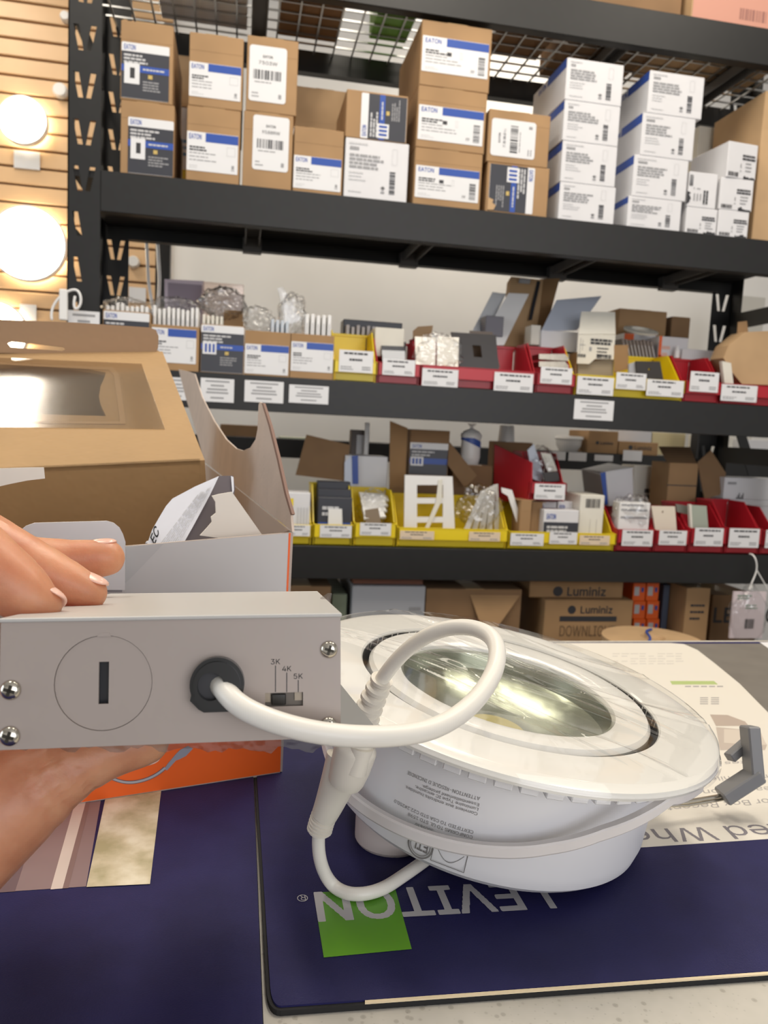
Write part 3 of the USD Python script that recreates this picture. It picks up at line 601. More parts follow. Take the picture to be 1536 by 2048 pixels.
# leaning long goods in the middle of the shelf
def leaning(label, name, quad, Y0, Y1, t, m, cat_='panel', extra=None):
    P = [atY(x, y, Y1 if i < 2 else Y0) for i, (x, y) in enumerate(quad)]
    return solid(name, label, cat_, [('body', sheet(P, t), m)]+(extra or []))
leaning('white light panel leaning behind the grey box', 'light_panel', [(1017, 586), (1058, 588), (1008, 690), (955, 690)], YS+.17, YR-.18, .012, mat('panel_white', (.88, .87, .86), .35))
leaning('white channel leaning beside the white light panel', 'light_panel', [(985, 584), (1012, 588), (962, 690), (930, 690)], YS+.20, YR-.16, .010, mat('panel_grey', (.66, .67, .68), .4))
leaning('long tan carton with dark stripe leaning right of the white panels', 'long_carton', [(1022, 553), (1086, 560), (1070, 695), (1008, 692)], YS+.28, YR-.085, .035, KRAFT2, 'carton', [('stripe', sheet([atY(x, y, YS+.30 if y > 600 else YR-.088) for x, y in ((1074, 562), (1081, 563), (1064, 640), (1057, 640))], .0005), INK), ('tag_print', sheet([atY(x, y, YR-.10) for x, y in ((1040, 556), (1062, 558), (1059, 568), (1037, 566))], .0005), GREY)])
leaning('long brown carton leaning behind the tan one', 'long_carton', [(1080, 558), (1118, 561), (1092, 660), (1065, 690)], YS+.335, YR-.045, .025, KRAFT, 'carton')
# tall white box with its lid up
FRW = [(1082, 660), (1155, 664), (1150, 705), (1080, 700)]
solid('white_box', 'glossy white box with raised lid behind the small red bin', 'box', [('body', cuboid((1082, 662, 1155, 704), YS+.17, .06, z=Z3), CARD), ('lid', sheet([atY(1082, 662, YS+.17), atY(1153, 664, YS+.17), atY(1203, 592, YS+.28), atY(1112, 604, YS+.28)], .002), mat('card_bluish', (.66, .71, .82), .35))])
carton('white_box', 'small pale box standing left of the raised white lid', 'box', (1062, 650, 1081, 690), .05, CREAM, Yf=YS+.18)
# beige open box
fr, w, h = wface((1155, 668, 1233, 722), YS+.10)
th = solid('beige_box', 'open beige device box with printed flap raised in the wide yellow bin', 'box', [('flap', sheet([atY(1163, 623, YS+.13), atY(1230, 624, YS+.13), atY(1231, 668, YS+.10), atY(1157, 668, YS+.10)], .002), CREAM),
    ('front_panel', sheet(pq([(1157, 669), (1231, 669), (1227, 719), (1190, 718), (1178, 728), (1154, 727)], YS+.10), .002), CREAM), ('inside', sheet(pq([(1156, 726), (1228, 718), (1226, 752), (1156, 750)], YS+.11), .002), mat('box_inside', (.30, .25, .18), .7)),
    ('side_flap', sheet([atY(1228, 690, YS+.10), atY(1256, 690, YS+.07), atY(1256, 738, YS+.07), atY(1228, 745, YS+.10)], .002), KRAFT), ('body', cbx(fr.o[0]+.004, fr.o[0]+w-.004, YS+.115, YS+.16, Z3+.004, fr.o[2]+h*.3), KRAFT3)])
wobj('heading_print', fr, rects(lines(w*.32, w*.90, h*.82, 2, h*.12, h*.09, 81, .1)+lines(w*.5, w*.8, h*.5, 3, h*.13, h*.05, 82, .2), .0008), INK, th)
wobj('barcode', fr, rects(bars(w*.02, h*.10, w*.22, h*.22, 83)+bars(w*.50, h*.10, w*.90, h*.26, 84), .0008), INK, th)
wobj('line_drawing', fr, rects([(w*.06, h*.2, w*.07, h*.8), (w*.12, h*.35, w*.13, h*.75), (w*.05, h*.55, w*.2, h*.57), (w*.3, h*.35, w*.36, h*.5)], .0008), GREY, th)
plate('black wall plate with a light screw hole in the wide yellow bin', [(1272, 722), (1320, 723), (1328, 765), (1276, 764)], YS+.05, DARKP, .006, holes=([(1297, 737), (1301, 737), (1301, 740), (1297, 740)],))
plate('grey plate edge left of the black plate in the wide yellow bin', [(1258, 728), (1270, 724), (1276, 764), (1258, 762)], YS+.06, mat('plate_grey', (.4, .41, .44), .4), .006)
upright_plates(9, (1252, 678, 1316, 722), YS+.18, 'brown grey blister pack in the row behind the wide yellow bin', 'row of brown grey blister packs', mat('blister_brown', (.22, .18, .16), .45), depth=.09, seed=11, t=.8, lean=-.3)
def ring(label, px, Y, name='trim_ring', tilt=.5, inner=.5, group=None):
    fr, w, h = wface(px, Y); R = w/2; c = fr((w/2, h/2, 0))
    v, f = lathe([(R*inner, 0), (R*(inner+.08), .006), (R, .003), (R, 0), (R*.98, -.002), (R*inner, -.002)], 40, True)
    a = tilt; v = np.stack([v[:, 0], v[:, 1]*math.cos(a)-v[:, 2]*math.sin(a), v[:, 1]*math.sin(a)+v[:, 2]*math.cos(a)], 1)
    return solid(name, label, 'ring', [('ring', (v+c, f), CREAM, 30)], group)
ring('white downlight trim ring lying on the blister packs', (1250, 650, 1313, 674), YS+.23, tilt=.35)
th, fr, w, h = carton('orange_box', 'orange and white box with small grey print behind the wide yellow bin', 'box', (1317, 674, 1376, 715), .08, CARD, Yf=YS+.19, z=Z3); pr(th, fr, [(.0005, .0005, w-.0005, h*.72), (.0005, h*.7, w*.1, h)], ORANGE, .0006, 'orange_panel'); pr(th, fr, lines(w*.12, w*.4, h*.86, 2, h*.1, h*.05, 91), mat('ink_orange_pale', (.8, .5, .4), .5), .0009, 'small_print')
th, fr, w, h = carton('orange_box', 'orange box under the trim ring', 'box', (1248, 668, 1312, 690), .06, CARD, Yf=YS+.275, z=Z3+.08); pr(th, fr, [(.0005, h*.4, w*.3, h-.001)], ORANGE, .0006, 'orange_panel')
carton('white_box', 'flat white box behind the rightmost yellow label', 'box', (1363, 700, 1445, 730), .07, CARD, Yf=YS+.18, z=Z3)
solid('small_bottle', 'tiny white bottle in front of the orange and white box', 'bottle', [('body', (lambda m, c: (m[0]+c, m[1]))(lathe([(0, 0), (.008, 0), (.008, .02), (.004, .026), (.004, .034), (0, .034)], 16), atY(1353, 716, YS+.172)), WHITEP, 30)])
GK = 'brown cartons at the back of the middle shelf'
carton('storage_carton', 'open topped brown carton behind the trim ring, wider one', 'carton', (1236, 620, 1332, 690), .10, KRAFT, Yf=YR-.12, z=Z3, group=GK)
carton('storage_carton', 'small brown carton behind the orange and white box', 'carton', (1342, 634, 1379, 690), .09, KRAFT3, Yf=YR-.12, z=Z3, group=GK)
solid('cream_board', 'narrow cream board right of the red bin near the right edge', 'panel', [('panel', sheet(pq([(1444, 722), (1462, 726), (1468, 775), (1450, 775)], YS+.03), .012), CREAM)])
P = [(1447, 716), (1458, 690), (1490, 664), (1536, 662), (1580, 664), (1590, 772), (1484, 768), (1462, 742)]
solid('brown_open_box', 'bulging brown open box in the red bin at the right edge', 'box', [('front', sheet(pq(P, YS+.05), .06), KRAFT2), ('flap', sheet(pq([(1476, 644), (1494, 642), (1497, 668), (1474, 676)], YS+.08), .002), KRAFT)])
solid('light_panel', 'tall white panel standing on the far rack behind the right post', 'panel', [('panel', (lambda xa, xb, za, zb_: bx(xa, xb, 3.12, 3.135, za, zb_))(atY(1455, 650, 3.12)[0], atY(1526, 650, 3.12)[0], float(atY(1200, 907, 2.95)[2])-.003, atY(1490, 592, 3.12)[2]), mat('panel_cream', (.62, .60, .54), .5))])
# ---------------------------------------------------------------- lower shelf
GL = 'bins on the lower shelf'
storage_bin('yellow bin at the left end of the lower shelf behind the torn flap', (560, 1050, 624, 1080), 985, YELLOW, z=Z4, group=GL, cards=((572, 1050, 620, 1072),), seed=11)
storage_bin('yellow bin holding dark blue boxes on the lower shelf', (626, 1050, 706, 1091), 966, YELLOW, z=Z4, group=GL, cards=((640, 1051, 703, 1075),), seed=12)
storage_bin('yellow bin holding clear bagged plates on the lower shelf', (708, 1048, 793, 1092), 975, YELLOW, z=Z4, group=GL, cards=((720, 1046, 782, 1071),), seed=13)
th = storage_bin('wide yellow bin holding the white three gang plate', (795, 1058, 1016, 1100), 990, YELLOW, z=Z4, depth=.17, group=GL, seed=14)
PINK = mat('label_blank_pink', (.72, .58, .42), .6)
for k, px in enumerate(((800, 1062, 868, 1079), (938, 1064, 1000, 1082))): card(th, px, YS+.0005-.0012, 0, PINK, True)
th = storage_bin('wide yellow bin holding small charcoal boxes and a cream box', (1018, 1066, 1232, 1106), 1000, YELLOW, z=Z4, depth=.17, group=GL, cards=((1021, 1067, 1087, 1091), (1099, 1064, 1154, 1088)), seed=15)
card(th, (1159, 1071, 1219, 1090), YS-.0012, 0, PINK)
storage_bin('red bin holding a wrapped white pack on the lower shelf', (1234, 1060, 1309, 1105), 1010, RED, z=Z4, group=GL, cards=((1244, 1060, 1305, 1092),), seed=16)
storage_bin('red bin holding a cream blank plate on the lower shelf', (1311, 1062, 1379, 1105), 1012, RED, z=Z4, group=GL, cards=((1318, 1061, 1373, 1090),), seed=17)
storage_bin('red bin holding a glassy green plate on the lower shelf', (1381, 1058, 1453, 1106), 1005, RED, z=Z4, group=GL, cards=((1389, 1056, 1446, 1092),), seed=18)
storage_bin('empty looking red bin at the right of the lower shelf', (1455, 1058, 1524, 1107), 1000, RED, z=Z4, group=GL, cards=((1458, 1057, 1518, 1095),), seed=19)
storage_bin('red bin cut by the right edge on the lower shelf', (1526, 1062, 1556, 1108), 1010, RED, z=Z4, group=GL, cards=((1531, 1060, 1552, 1096),), seed=20)
# contents, from the left
th, fr, w, h = carton('device_box', 'white device box with yellow badge in the left yellow bin', 'box', (573, 985, 620, 1052), .07, CARD, Yf=YS+.03, z=Z4+.004)
pr(th, fr, [(w*.1, h*.72, w*.28, h*.88)], YELLOW, N1, 'yellow_badge'); pr(th, fr, [(w*.1, h*.58, w*.28, h*.70)], INK, N1, 'black_badge'); pr(th, fr, [(w*(.45+.13*i), h*.2, w*(.52+.13*i), h*.7) for i in range(4)], PALE, N1, 'side_print')
for i in range(3):
    th, fr, w, h = carton('device_box', ('nearest', 'middle', 'rearmost')[i]+' charcoal device box in the yellow bin', 'box', (636+i*-1, 995-16*i, 704-2*i, 1055-14*i), .025, NAVYL, Yf=YS+.03+.035*i, z=Z4+.004, group='charcoal device boxes in the yellow bin')
    pr(th, fr, [(.001, h*.28, w-.001, h*.45)], BLUE, N1, 'blue_band'); pr(th, fr, lines(w*.12, w*.9, h*.80, 2, h*.13, h*.07, 95+i), PALE, N1, 'small_print')
plate('white wall plate leaning on the charcoal boxes', [(657, 1018), (684, 1018), (685, 1056), (656, 1056)], YS+.022, WHITEP, .004, group=None)
for i in range(4):
    plate(('top', 'second', 'third', 'lowest')[i]+' clear bagged white plate heaped in the yellow bin', [(718+3*i, 984+11*i), (768-2*i, 990+9*i), (778-2*i, 1000+11*i), (722+2*i, 1000+13*i)], (YS+.11-.02*i, YS+.12-.02*i, YS+.09-.02*i, YS+.08-.02*i), WHITEP, .006, group='heap of bagged white plates in the yellow bin')
bag('clear bag over the heap of white plates in the yellow bin', (715, 980, 780, 1050), YS+.09, .09, 21)
plate('bronze coloured plate standing in the heap of bagged plates', [(730, 1020), (757, 1016), (762, 1046), (732, 1048)], YS+.021, mat('plate_taupe', (.24, .18, .12), .4), .003, group=None)
solid('carton_flap', 'dark brown carton flap standing behind the charcoal boxes', 'flap', [('panel', sheet(pq([(613, 869), (700, 890), (690, 962), (591, 950)], YS+.2), .003), KRAFT3)])
th = solid('white_box', 'white box with upright blue stripe behind the yellow bins', 'box', [('body', cuboid((689, 912, 774, 1000), YS+.19, .1, z=Z4), CARD), ('side_lid', sheet([atY(689, 925, YS+.19), atY(703, 910, YS+.19), atY(710, 980, YS+.185), atY(689, 980, YS+.19)], .002), mat('card_bluish', (.66, .71, .82), .35)), ('blue_stripe', sheet(pq([(704, 912), (716, 911), (717, 968), (705, 968)], YS+.184), .0006), BLUE)])
th, fr, w, h = carton('outlet_box', 'dark boxed outlet under a thin white rod behind the blue striped box', 'box', (702, 860, 738, 915), .04, mat('dark_taupe', (.09, .07, .06), .5), Yf=YR-.1, z=Z4)
obj('outlet_face', put(fr, rects([(w*.3, h*.7, w*.7, h*.95)], .0006, .002)), PALE, th)
solid('white_rod', 'thin white rod standing behind the blue striped box', 'rod', [('rod', cuboid((728, 845, 737, 960), YR-.13, .01, z=Z4), WHITEP)])
# charcoal labelled open carton with two flaps
th = solid('open_carton', 'open brown carton with charcoal label and raised flaps on the lower shelf', 'carton', [('body', cuboid((819, 860, 897, 975), YS+.20, .12, z=Z4), KRAFT3), ('left_flap', sheet([atY(781, 842, YS+.18), atY(816, 856, YS+.20), atY(808, 1020, YS+.20), atY(780, 1000, YS+.18)], .003), KRAFT), ('right_flap', sheet([atY(899, 884, YS+.20), atY(955, 952, YS+.16), atY(930, 975, YS+.16), atY(896, 930, YS+.2)], .003), KRAFT3)])
fr, w, h = wface((819, 886, 895, 950), YS+.199); LOC_TH = th
L = wobj('label', fr, rects([(0, 0, w, h)], 0, .0005), PAPER, th)
wobj('dark_panel', fr, rects([(0, 0, w, h*.80)], .0008), NAVYL, L); wobj('logo', fr, (lambda m: (m[0]+(w*.06, h*.84, .0008), m[1]))(text('EATON', h*.1, True, w*.24)), BLUE, L)
wobj('blue_band', fr, rects([(0, h*.34, w, h*.52)], .0010), BLUE, L); wobj('switch_picture', fr, rects([(w*.03, h*.28, w*.36, h*.56)], .0012), PAPER, L)
wobj('rocker_picture', fr, rects([(w*(.07+.09*i), h*.33, w*(.13+.09*i), h*.51) for i in range(3)], .0014), BLUE, L); wobj('small_print', fr, rects(lines(w*.05, w*.7, h*.74, 2, h*.1, h*.05, 97), .0010), PALE, L)
# three gang plate
def gang(x0, x1, y0, y1): return [(x0, y0), (x1, y0), (x1, y1), (x0, y1)]
plate('large white three gang wall plate standing in the wide yellow bin', [(810, 950), (905, 953), (910, 1066), (808, 1064)], YS+.05, WHITEP, .006, holes=[gang(834, 886, 970, 996), gang(834, 886, 1007, 1034), gang(834, 886, 1045, 1062)], group=None)
solid('white_strap', 'thin cream strap hanging across the three gang plate', 'strap', [('strap', sheet(pq([(877, 960), (885, 958), (884, 1000), (858, 1056), (850, 1056), (872, 1004)], YS+.046), .002), CREAM)])
for i in range(5):
    plate(ORD[i]+'clear bagged white plate of the slanted row beside the three gang plate', [(962+6*i, 982-3*i), (972+6*i, 980-3*i), (936+16*i, 1066), (925+16*i, 1066)], YS+.04+.008*i, mat('plate_frost', (.62, .60, .55), .25), .004, group='slanted row of bagged plates')
bag('clear bag over the slanted row of plates', (912, 968, 1000, 1064), YS+.055, .06, 25)
plate('white wire bracket leaning at the left of the second wide yellow bin', [(1003, 975), (1024, 980), (1050, 1064), (1040, 1064), (1016, 992), (1004, 985)], YS+.05, WHITEP, .004, group=None)
for i in range(2):
    carton('kraft_scrap_box', 'small brown box in the second wide yellow bin, %s' % ('front' if i == 0 else 'rear'), 'box', (1040+22*i, 1000+4*i, 1062+22*i, 1066), .06, KRAFT, Yf=YS+.03+.02*i, z=Z4+.004)
def small_eaton(label, px, Yf, z, seed):
    th, fr, w, h = carton('device_box', label, 'box', px, .05, CARD, Yf=Yf, z=z, group='small logo boxes in the second wide yellow bin')
    pr(th, fr, [(.0005, .0005, w-.0005, h*.68)], NAVYL, N1, 'dark_panel'); pr(th, fr, [(.0005, h*.12, w-.0005, h*.34)], BLUE, N2, 'blue_band'); eaton(th, fr, w*.08, h*.76, h*.13, N1, w=w*.26); pr(th, fr, lines(w*.1, w*.9, h*.58, 2, h*.1, h*.06, seed), PALE, N2, 'small_print')
small_eaton('charcoal box with white logo band in front in the second wide yellow bin', (1087, 1020, 1157, 1068), YS+.02, Z4+.004, 101)
small_eaton('logo box behind on the left in the second wide yellow bin', (1073, 1003, 1112, 1040), YS+.08, Z4+.03, 102)
small_eaton('logo box behind on the right in the second wide yellow bin', (1115, 1003, 1156, 1040), YS+.08, Z4+.03, 103)
th, fr, w, h = carton('cream_box', 'tall cream box with barcode in the second wide yellow bin', 'box', (1159, 990, 1207, 1068), .11, CREAM, Yf=YS+.03, z=Z4+.004)
pr(th, fr, bars(w*.22, h*.76, w*.85, h*.93, 104), INK, N1, 'barcode'); pr(th, fr, [(w*.45, .004, w*.46, h*.55), (w*.72, .004, w*.73, h*.55)], GREY, N1, 'fold_print')
# red bin stacked on top
Zs = float(atY(1060, 1002, YS+.03)[2])
storage_bin('red bin stacked above the second wide yellow bin with a bagged plate in it', (1061, 966, 1133, 1003), 905, RED, z=Zs, depth=.15, Yf=YS+.03, cards=((1069, 968, 1130, 999),), seed=21)
solid('red_divider', 'large red bin side wall rising left of the stacked red bin', 'bin', [('side_wall', sheet([atY(989, 889, YS+.20), atY(1062, 925, YS+.04), atY(1062, 1003, YS+.04), atY(985, 1003, YS+.20)], .003), RED)])
plate('bagged cream plate leaning in the stacked red bin', [(1082, 905), (1102, 908), (1115, 942), (1096, 944)], YS+.09, CREAM, .005, group=None)
plate('pale clear sleeve leaning left in the stacked red bin', [(1055, 900), (1068, 888), (1088, 952), (1082, 964), (1066, 958)], YS+.10, mat('sleeve_pale', (.55, .60, .68), .25), .003, group=None)
plate('dark grey plate lying in the stacked red bin', [(1086, 945), (1116, 944), (1120, 962), (1090, 964)], YS+.07, DARKP, .004, group=None)
bag('clear bag around the plates in the stacked red bin', (1058, 893, 1112, 966), YS+.11, .05, 26)
# boxes behind the right half
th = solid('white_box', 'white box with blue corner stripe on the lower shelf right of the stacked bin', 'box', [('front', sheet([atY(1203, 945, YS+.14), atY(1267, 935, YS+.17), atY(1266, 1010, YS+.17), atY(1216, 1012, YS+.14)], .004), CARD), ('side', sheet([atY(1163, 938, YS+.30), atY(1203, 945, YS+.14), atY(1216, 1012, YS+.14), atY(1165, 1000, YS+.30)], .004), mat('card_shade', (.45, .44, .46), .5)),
    ('lid', sheet([atY(1163, 938, YS+.30), atY(1203, 945, YS+.14), atY(1267, 935, YS+.17), atY(1217, 922, YS+.33)], .003), CARD), ('blue_stripe', sheet([atY(1201, 946, YS+.137), atY(1211, 944, YS+.137), atY(1216, 1008, YS+.137), atY(1210, 1010, YS+.137)], .0008), BLUE)])
th, fr, w, h = carton('cream_box', 'cream box with bold print behind the blue striped white box', 'box', (1266, 932, 1315, 989), .08, CREAM, Yf=YS+.33, z=Z4); style_small(th, fr, w, h, 105)
th = solid('open_carton', 'open brown carton with flaps standing behind the red bins', 'carton', [('body', cuboid((1336, 926, 1394, 1012), YS+.2, .1, z=Z4), KRAFT), ('lid', sheet([atY(1336, 926, YS+.2), atY(1394, 926, YS+.2), atY(1380, 894, YS+.32), atY(1318, 892, YS+.32)], .003), KRAFT3), ('seam', sheet(pq([(1334, 969), (1394, 971), (1394, 973), (1334, 971)], YS+.199), .0006), INK),
    ('right_flap', sheet([atY(1396, 924, YS+.2), atY(1414, 902, YS+.24), atY(1444, 948, YS+.24), atY(1440, 990, YS+.2), atY(1396, 1000, YS+.2)], .003), KRAFT3)])
th = carton('wrapped_pack', 'white bagged pack with grey stripes standing in the red bin', 'pack', (1238, 1005, 1299, 1064), .04, WHITEP, Yf=YS+.03, z=Z4+.004); pr(th[0], th[1], [(th[2]*.05, th[3]*.82, th[2]*.9, th[3]*.86), (th[2]*.05, th[3]*.66, th[2]*.9, th[3]*.70), (th[2]*.05, th[3]*.93, th[2]*.8, th[3]*.96)], GREY, N1, 'stripe_print')
bag('clear bag around the white pack in the red bin', (1222, 988, 1302, 1066), YS+.06, .075, 27)
plate('cream blank plate with one screw hole in the red bin', [(1303, 1012), (1350, 1013), (1354, 1068), (1312, 1068)], YS+.03, mat('plate_cream', (.74, .66, .54), .4), .005, holes=([(1324, 1022), (1327, 1022), (1327, 1026), (1324, 1026)],), group=None)
plate('glassy green plate with pale rim in the red bin', [(1381, 1010), (1413, 1012), (1418, 1070), (1384, 1068)], YS+.03, mat('plate_glass', (.36, .40, .33), .15), .008, group=None, extra=[('rim', sheet(pq([(1379, 1009), (1383, 1009), (1386, 1072), (1382, 1072)], YS+.028), .01), CREAM)])
plate('dark framed plate behind the cream blank plate', [(1352, 1008), (1378, 1012), (1380, 1030), (1354, 1024)], YS+.06, mat('plate_olive', (.2, .2, .17), .3), .005, group=None)
GR = 'white boxes stacked at the right end of the lower shelf'
pz = Z4
for i, (px, lab) in enumerate((((1448, 1012, 1570, 1050), 'lowest'), ((1450, 1000, 1572, 1028), 'middle'), ((1448, 957, 1574, 999), 'top'))):
    if i == 0: pz = float(atY(1480, 1050, YS+.19)[2])-.02
    th, fr, w, h = carton('flat_white_box', '%s white box of the pile at the right end of the lower shelf' % lab, 'box', px, .10, CARD, Yf=YS+.19, z=Z4 if i == 0 else 'fw', group=GR, key='fw')
    pr(th, fr, lines(w*.05, w*.22, h*.8, 1, h*.1, h*.12, 110+i), GREY, N1, 'small_print'); pr(th, fr, [(w*.2+k*w*.02, h*.02, w*.212+k*w*.02, h*(.1+.1*(k % 3))) for k in range(6)], INK, N1, 'skyline_print')
# white bottle bag, cup
fr, w, h = wface((917, 849, 966, 930), YS+.24)
lt = lathe([(0, 0), (w*.34, .002), (w*.40, h*.2), (w*.38, h*.62), (w*.44, h*.74), (w*.30, h*.84), (w*.07, h*.90), (w*.06, h*.95), (w*.2, h*1.02)], 24)
v = lt[0].copy(); v[:, 1] *= .7; v += fr((w*.5, 0, 0))
bl = lathe([(w*.405, h*.52), (w*.40, h*.68)], 24); v2 = bl[0].copy(); v2[:, 1] *= .71; v2 += fr((w*.5, 0, 0)); v2[:, 2] -= (v2[:, 0]-v2[:, 0].mean())*.4
solid('tied_bag', 'white tied bag with blue band standing behind the slanted plates', 'bag', [('bag', (v, lt[1]), WHITEP, True), ('blue_band', (v2, bl[1]), BLUE, True)])
carton('tan_carton', 'tan carton carrying the tied white bag on the lower shelf', 'carton', (905, 930, 985, 1000), .07, KRAFT3, Yf=YS+.21, z=Z4)
fr, w, h = wface((997, 851, 1029, 884), YR-.06); lt = lathe([(0, 0), (w*.5, 0), (w*.42, h), (0, h)], 24)
solid('white_cup', 'small white cup shaped cap under the beam right of the tied bag', 'cup', [('body', (lt[0]+fr((w*.5, 0, 0)), lt[1]), WHITEP, 30)])
carton('dark_box', 'dark box carrying the white cup behind the red side wall', 'box', (985, 884, 1062, 990), .05, KRAFT3, Yf=YR-.09, z=Z4)
# ---------------------------------------------------------------- second rack, far behind
Y2 = 2.95; zs2 = float(atY(1200, 907, Y2)[2])
r2 = thing('far_rack', 'low black rack standing behind the first one by the white wall', 'rack', (1.0, Y2+.2, 0))
obj('front_beam', cbx(-.35, 2.5, Y2, Y2+.004, zs2-.07, zs2), BLACKM, r2, world=True); obj('deck', bx(-.35, 2.5, Y2+.004, Y2+.40, zs2-.02, zs2-.004), DECK, r2, world=True)
obj('front_beam', cbx(-.35, 2.5, Y2, Y2+.004, .60, .68), BLACKM, r2, world=True); obj('deck', bx(-.35, 2.5, Y2+.004, Y2+.40, .65, .676), DECK, r2, world=True)
for x in (float(atY(325, 540, Y2)[0]), 1.9, 2.5): obj('post', bx(x-.025, x+.025, Y2, Y2+.05, 0, zs2+.3 if x > 0 else 2.2), BLACKM, r2, world=True)
for i, px in enumerate(((1100, 903, 1131, 920), (1137, 905, 1173, 922), (1189, 910, 1226, 922))):
    th = notice('far white shelf label on the rack behind, number %s from the left' % ('one', 'two', 'three')[i], px, Y2-.001, 0)
notice('large far white shelf label standing above the rack behind', (1246, 901, 1284, 922), Y2-.012, 0)
fr, w, h = wface((1110, 869, 1165, 900), Y2+.10); lt = lathe([(0, 0), (w*.30, 0), (w*.42, h*.4), (w*.44, h*.75), (w*.5, h*.82), (w*.48, h), (0, h*1.02)], 32)
solid('dome_light', 'white round surface light standing on the rack behind', 'light', [('body', (lt[0]+fr((w*.5, 0, 0))+(0, 0, zs2-fr.o[2]+.0), lt[1]), WHITEP, 30)])
def lumi(label, px, Yf, depth, z, seed, big=False, key=None, yq=None):
    th, fr, w, h = carton('downlight_carton', label, 'carton', px, depth, KRAFT, Yf=Yf, z=z, group='kraft downlight cartons', flap=False, key=key)
    H = min(h*.3, w*.075 if big else w*.09); yb = h-.036 if big else (h-.030 if h > .15 else h*.4); yb = yb if yq is None else yq; v, f = text('Luminiz', H, True); v = v+(w*.40, yb, .0008); obj('name_print', put(fr, (v, f)), INK, th)
    a = np.linspace(0, 2*np.pi, 20, endpoint=False); g = poly([(w*.30+H*.6*math.cos(t), yb+H*.5+H*.6*math.sin(t)) for t in a], .0003); obj('round_emblem', put(fr, (g[0]+(0, 0, .0006), g[1])), INK, th)
    if big:
        pr(th, fr, [(w*.17, h-.058, w*.82, h-.044)], INK, N1, 'dark_bar'); v, f = text('DOWNLIGHT', .028, False, w*.64); obj('downlight_print', put(fr, (v+(w*.18, h-.098, .0008), f)), mat('ink_brown', (.15, .09, .045), .6), th)
lumi('small kraft carton with dark emblem left on the rack behind', (1177, 862, 1236, 905), Y2+.05, .2, zs2, 1)
lumi('low kraft carton with dark emblem on the rack behind, right of the small one', (1237, 884, 1316, 910), Y2+.05, .2, zs2, 2)
carton('white_carton', 'white carton at the back of the far rack', 'carton', (1237, 858, 1303, 900), .1, CARD, Yf=Y2+.26, z=zs2); carton('cream_box', 'yellowish box at the back of the far rack', 'box', (1304, 866, 1370, 904), .1, mat('yellow_cream', (.7, .6, .35), .5), Yf=Y2+.26, z=zs2)
carton('white_carton', 'white and yellow carton on the far rack near the right brace', 'carton', (1415, 872, 1465, 925), .15, CREAM, Yf=Y2+.06, z=zs2); carton('white_carton', 'white frame box at the far right of the rack behind', 'carton', (1494, 882, 1600, 918), .15, CARD, Yf=Y2+.06, z=zs2); carton('storage_carton', 'brown carton below the far shelf at the right edge', 'carton', (1497, 944, 1600, 990), .15, KRAFT3, Yf=Y2+.06, z=.676)
for i, (px, m_, lab) in enumerate((((440, 850, 520, 880), KRAFT3, 'dark carton on the far rack at the left gap'), ((560, 875, 625, 905), mat('pale_green', (.55, .58, .45), .5), 'pale green box on the far rack behind the brown flap'), ((470, 880, 520, 915), CARD, 'white box on the far rack right of the torn fork flap'))):
    carton('stock_box', lab, 'box', px, .15, m_, Yf=Y2+.06, z=zs2)
# slanting brace seen at the right
A, B = atY(1494, 868, 2.22), atY(1530, 960, 2.22)
P0 = [atY(1470, 860, 2.24), atY(1490, 862, 2.24), atY(1521, 960, 2.24), atY(1500, 960, 2.24)]
obj('side_brace', sheet(P0, .004), BLACKM, rack, world=True)
# ---------------------------------------------------------------- bottom shelf goods seen below the lowest beam
Z5 = ZB[5][1]
GZ = 'cartons on the bottom shelf'
def low(px, m, lab, Yf=YS+.04, depth=.25, name='storage_carton', cat_='carton'): return carton(name, lab, cat_, px, depth, m, Yf=Yf, z=Z5, group=GZ if name == 'storage_carton' else None)
low((540, 1172, 660, 1300), KRAFT3, 'dark brown carton left on the bottom shelf above the driver')
low((662, 1188, 692, 1300), mat('green_grey', (.22, .26, .18), .6), 'narrow green grey box on the bottom shelf', Yf=YS+.06, name='stock_box', cat_='box')
th, fr, w, h = low((703, 1172, 848, 1300), mat('card_grey', (.42, .43, .46), .5), 'pale grey white carton on the bottom shelf behind the lamp', depth=.3)
pr(th, fr, lines(w*.78, w*.95, h*.82, 1, h*.1, h*.03, 121), GREY, N1, 'small_print'); obj('lid_edge', cbx(-w/2-.001, w/2+.001, -.151, .15, h*.62, h*.625), GREY, th)
carton('open_tray', 'reddish tray of small goods on the pale grey carton', 'tray', (706, 1158, 846, 1172), .12, mat('tray_red_brown', (.25, .10, .06), .6), Yf=YS+.06, z=Z5+h)
th, fr, w, h = low((850, 1178, 1040, 1300), KRAFT3, 'wide open brown carton on the bottom shelf right of the grey one')
obj('front_flap', put(fr, sheet([(w*.45, h*.95, .002), (w*.98, h*.95, .002), (w*.62, h*.55, .03)], .002)), KRAFT, th)
lumi('large kraft carton with dark bar and big print on the bottom shelf', (1087, 1200, 1262, 1320), YS+.04, .30, Z5, 3, True, key='lum')
lumi('flat kraft carton with dark emblem lying on the big print carton', (1060, 1140, 1247, 1190), YS+.065, .24, 'lum', 4, yq=.006)
for i in range(2):
    for j in range(3):
        th, fr, w, h = carton('orange_box', 'orange box, %s of the %s column on the bottom shelf' % (('bottom', 'middle', 'top')[j], ('left', 'right')[i]), 'box', (1266+27*i, 1238-36*j, 1291+27*i, 1272-36*j), .2, ORANGE, Yf=YS+.10, z=('ob%d' % i) if j else float(atY(1290, 1275, YS+.10)[2]), group='orange boxes on the bottom shelf', key='ob%d' % i)
        pr(th, fr, [(w*.1, h*.3, w*.5, h*.8)], PALE, N1, 'picture'); pr(th, fr, [(w*.65, h*.5, w*.85, h*.75)], BLUE, N1, 'badge')
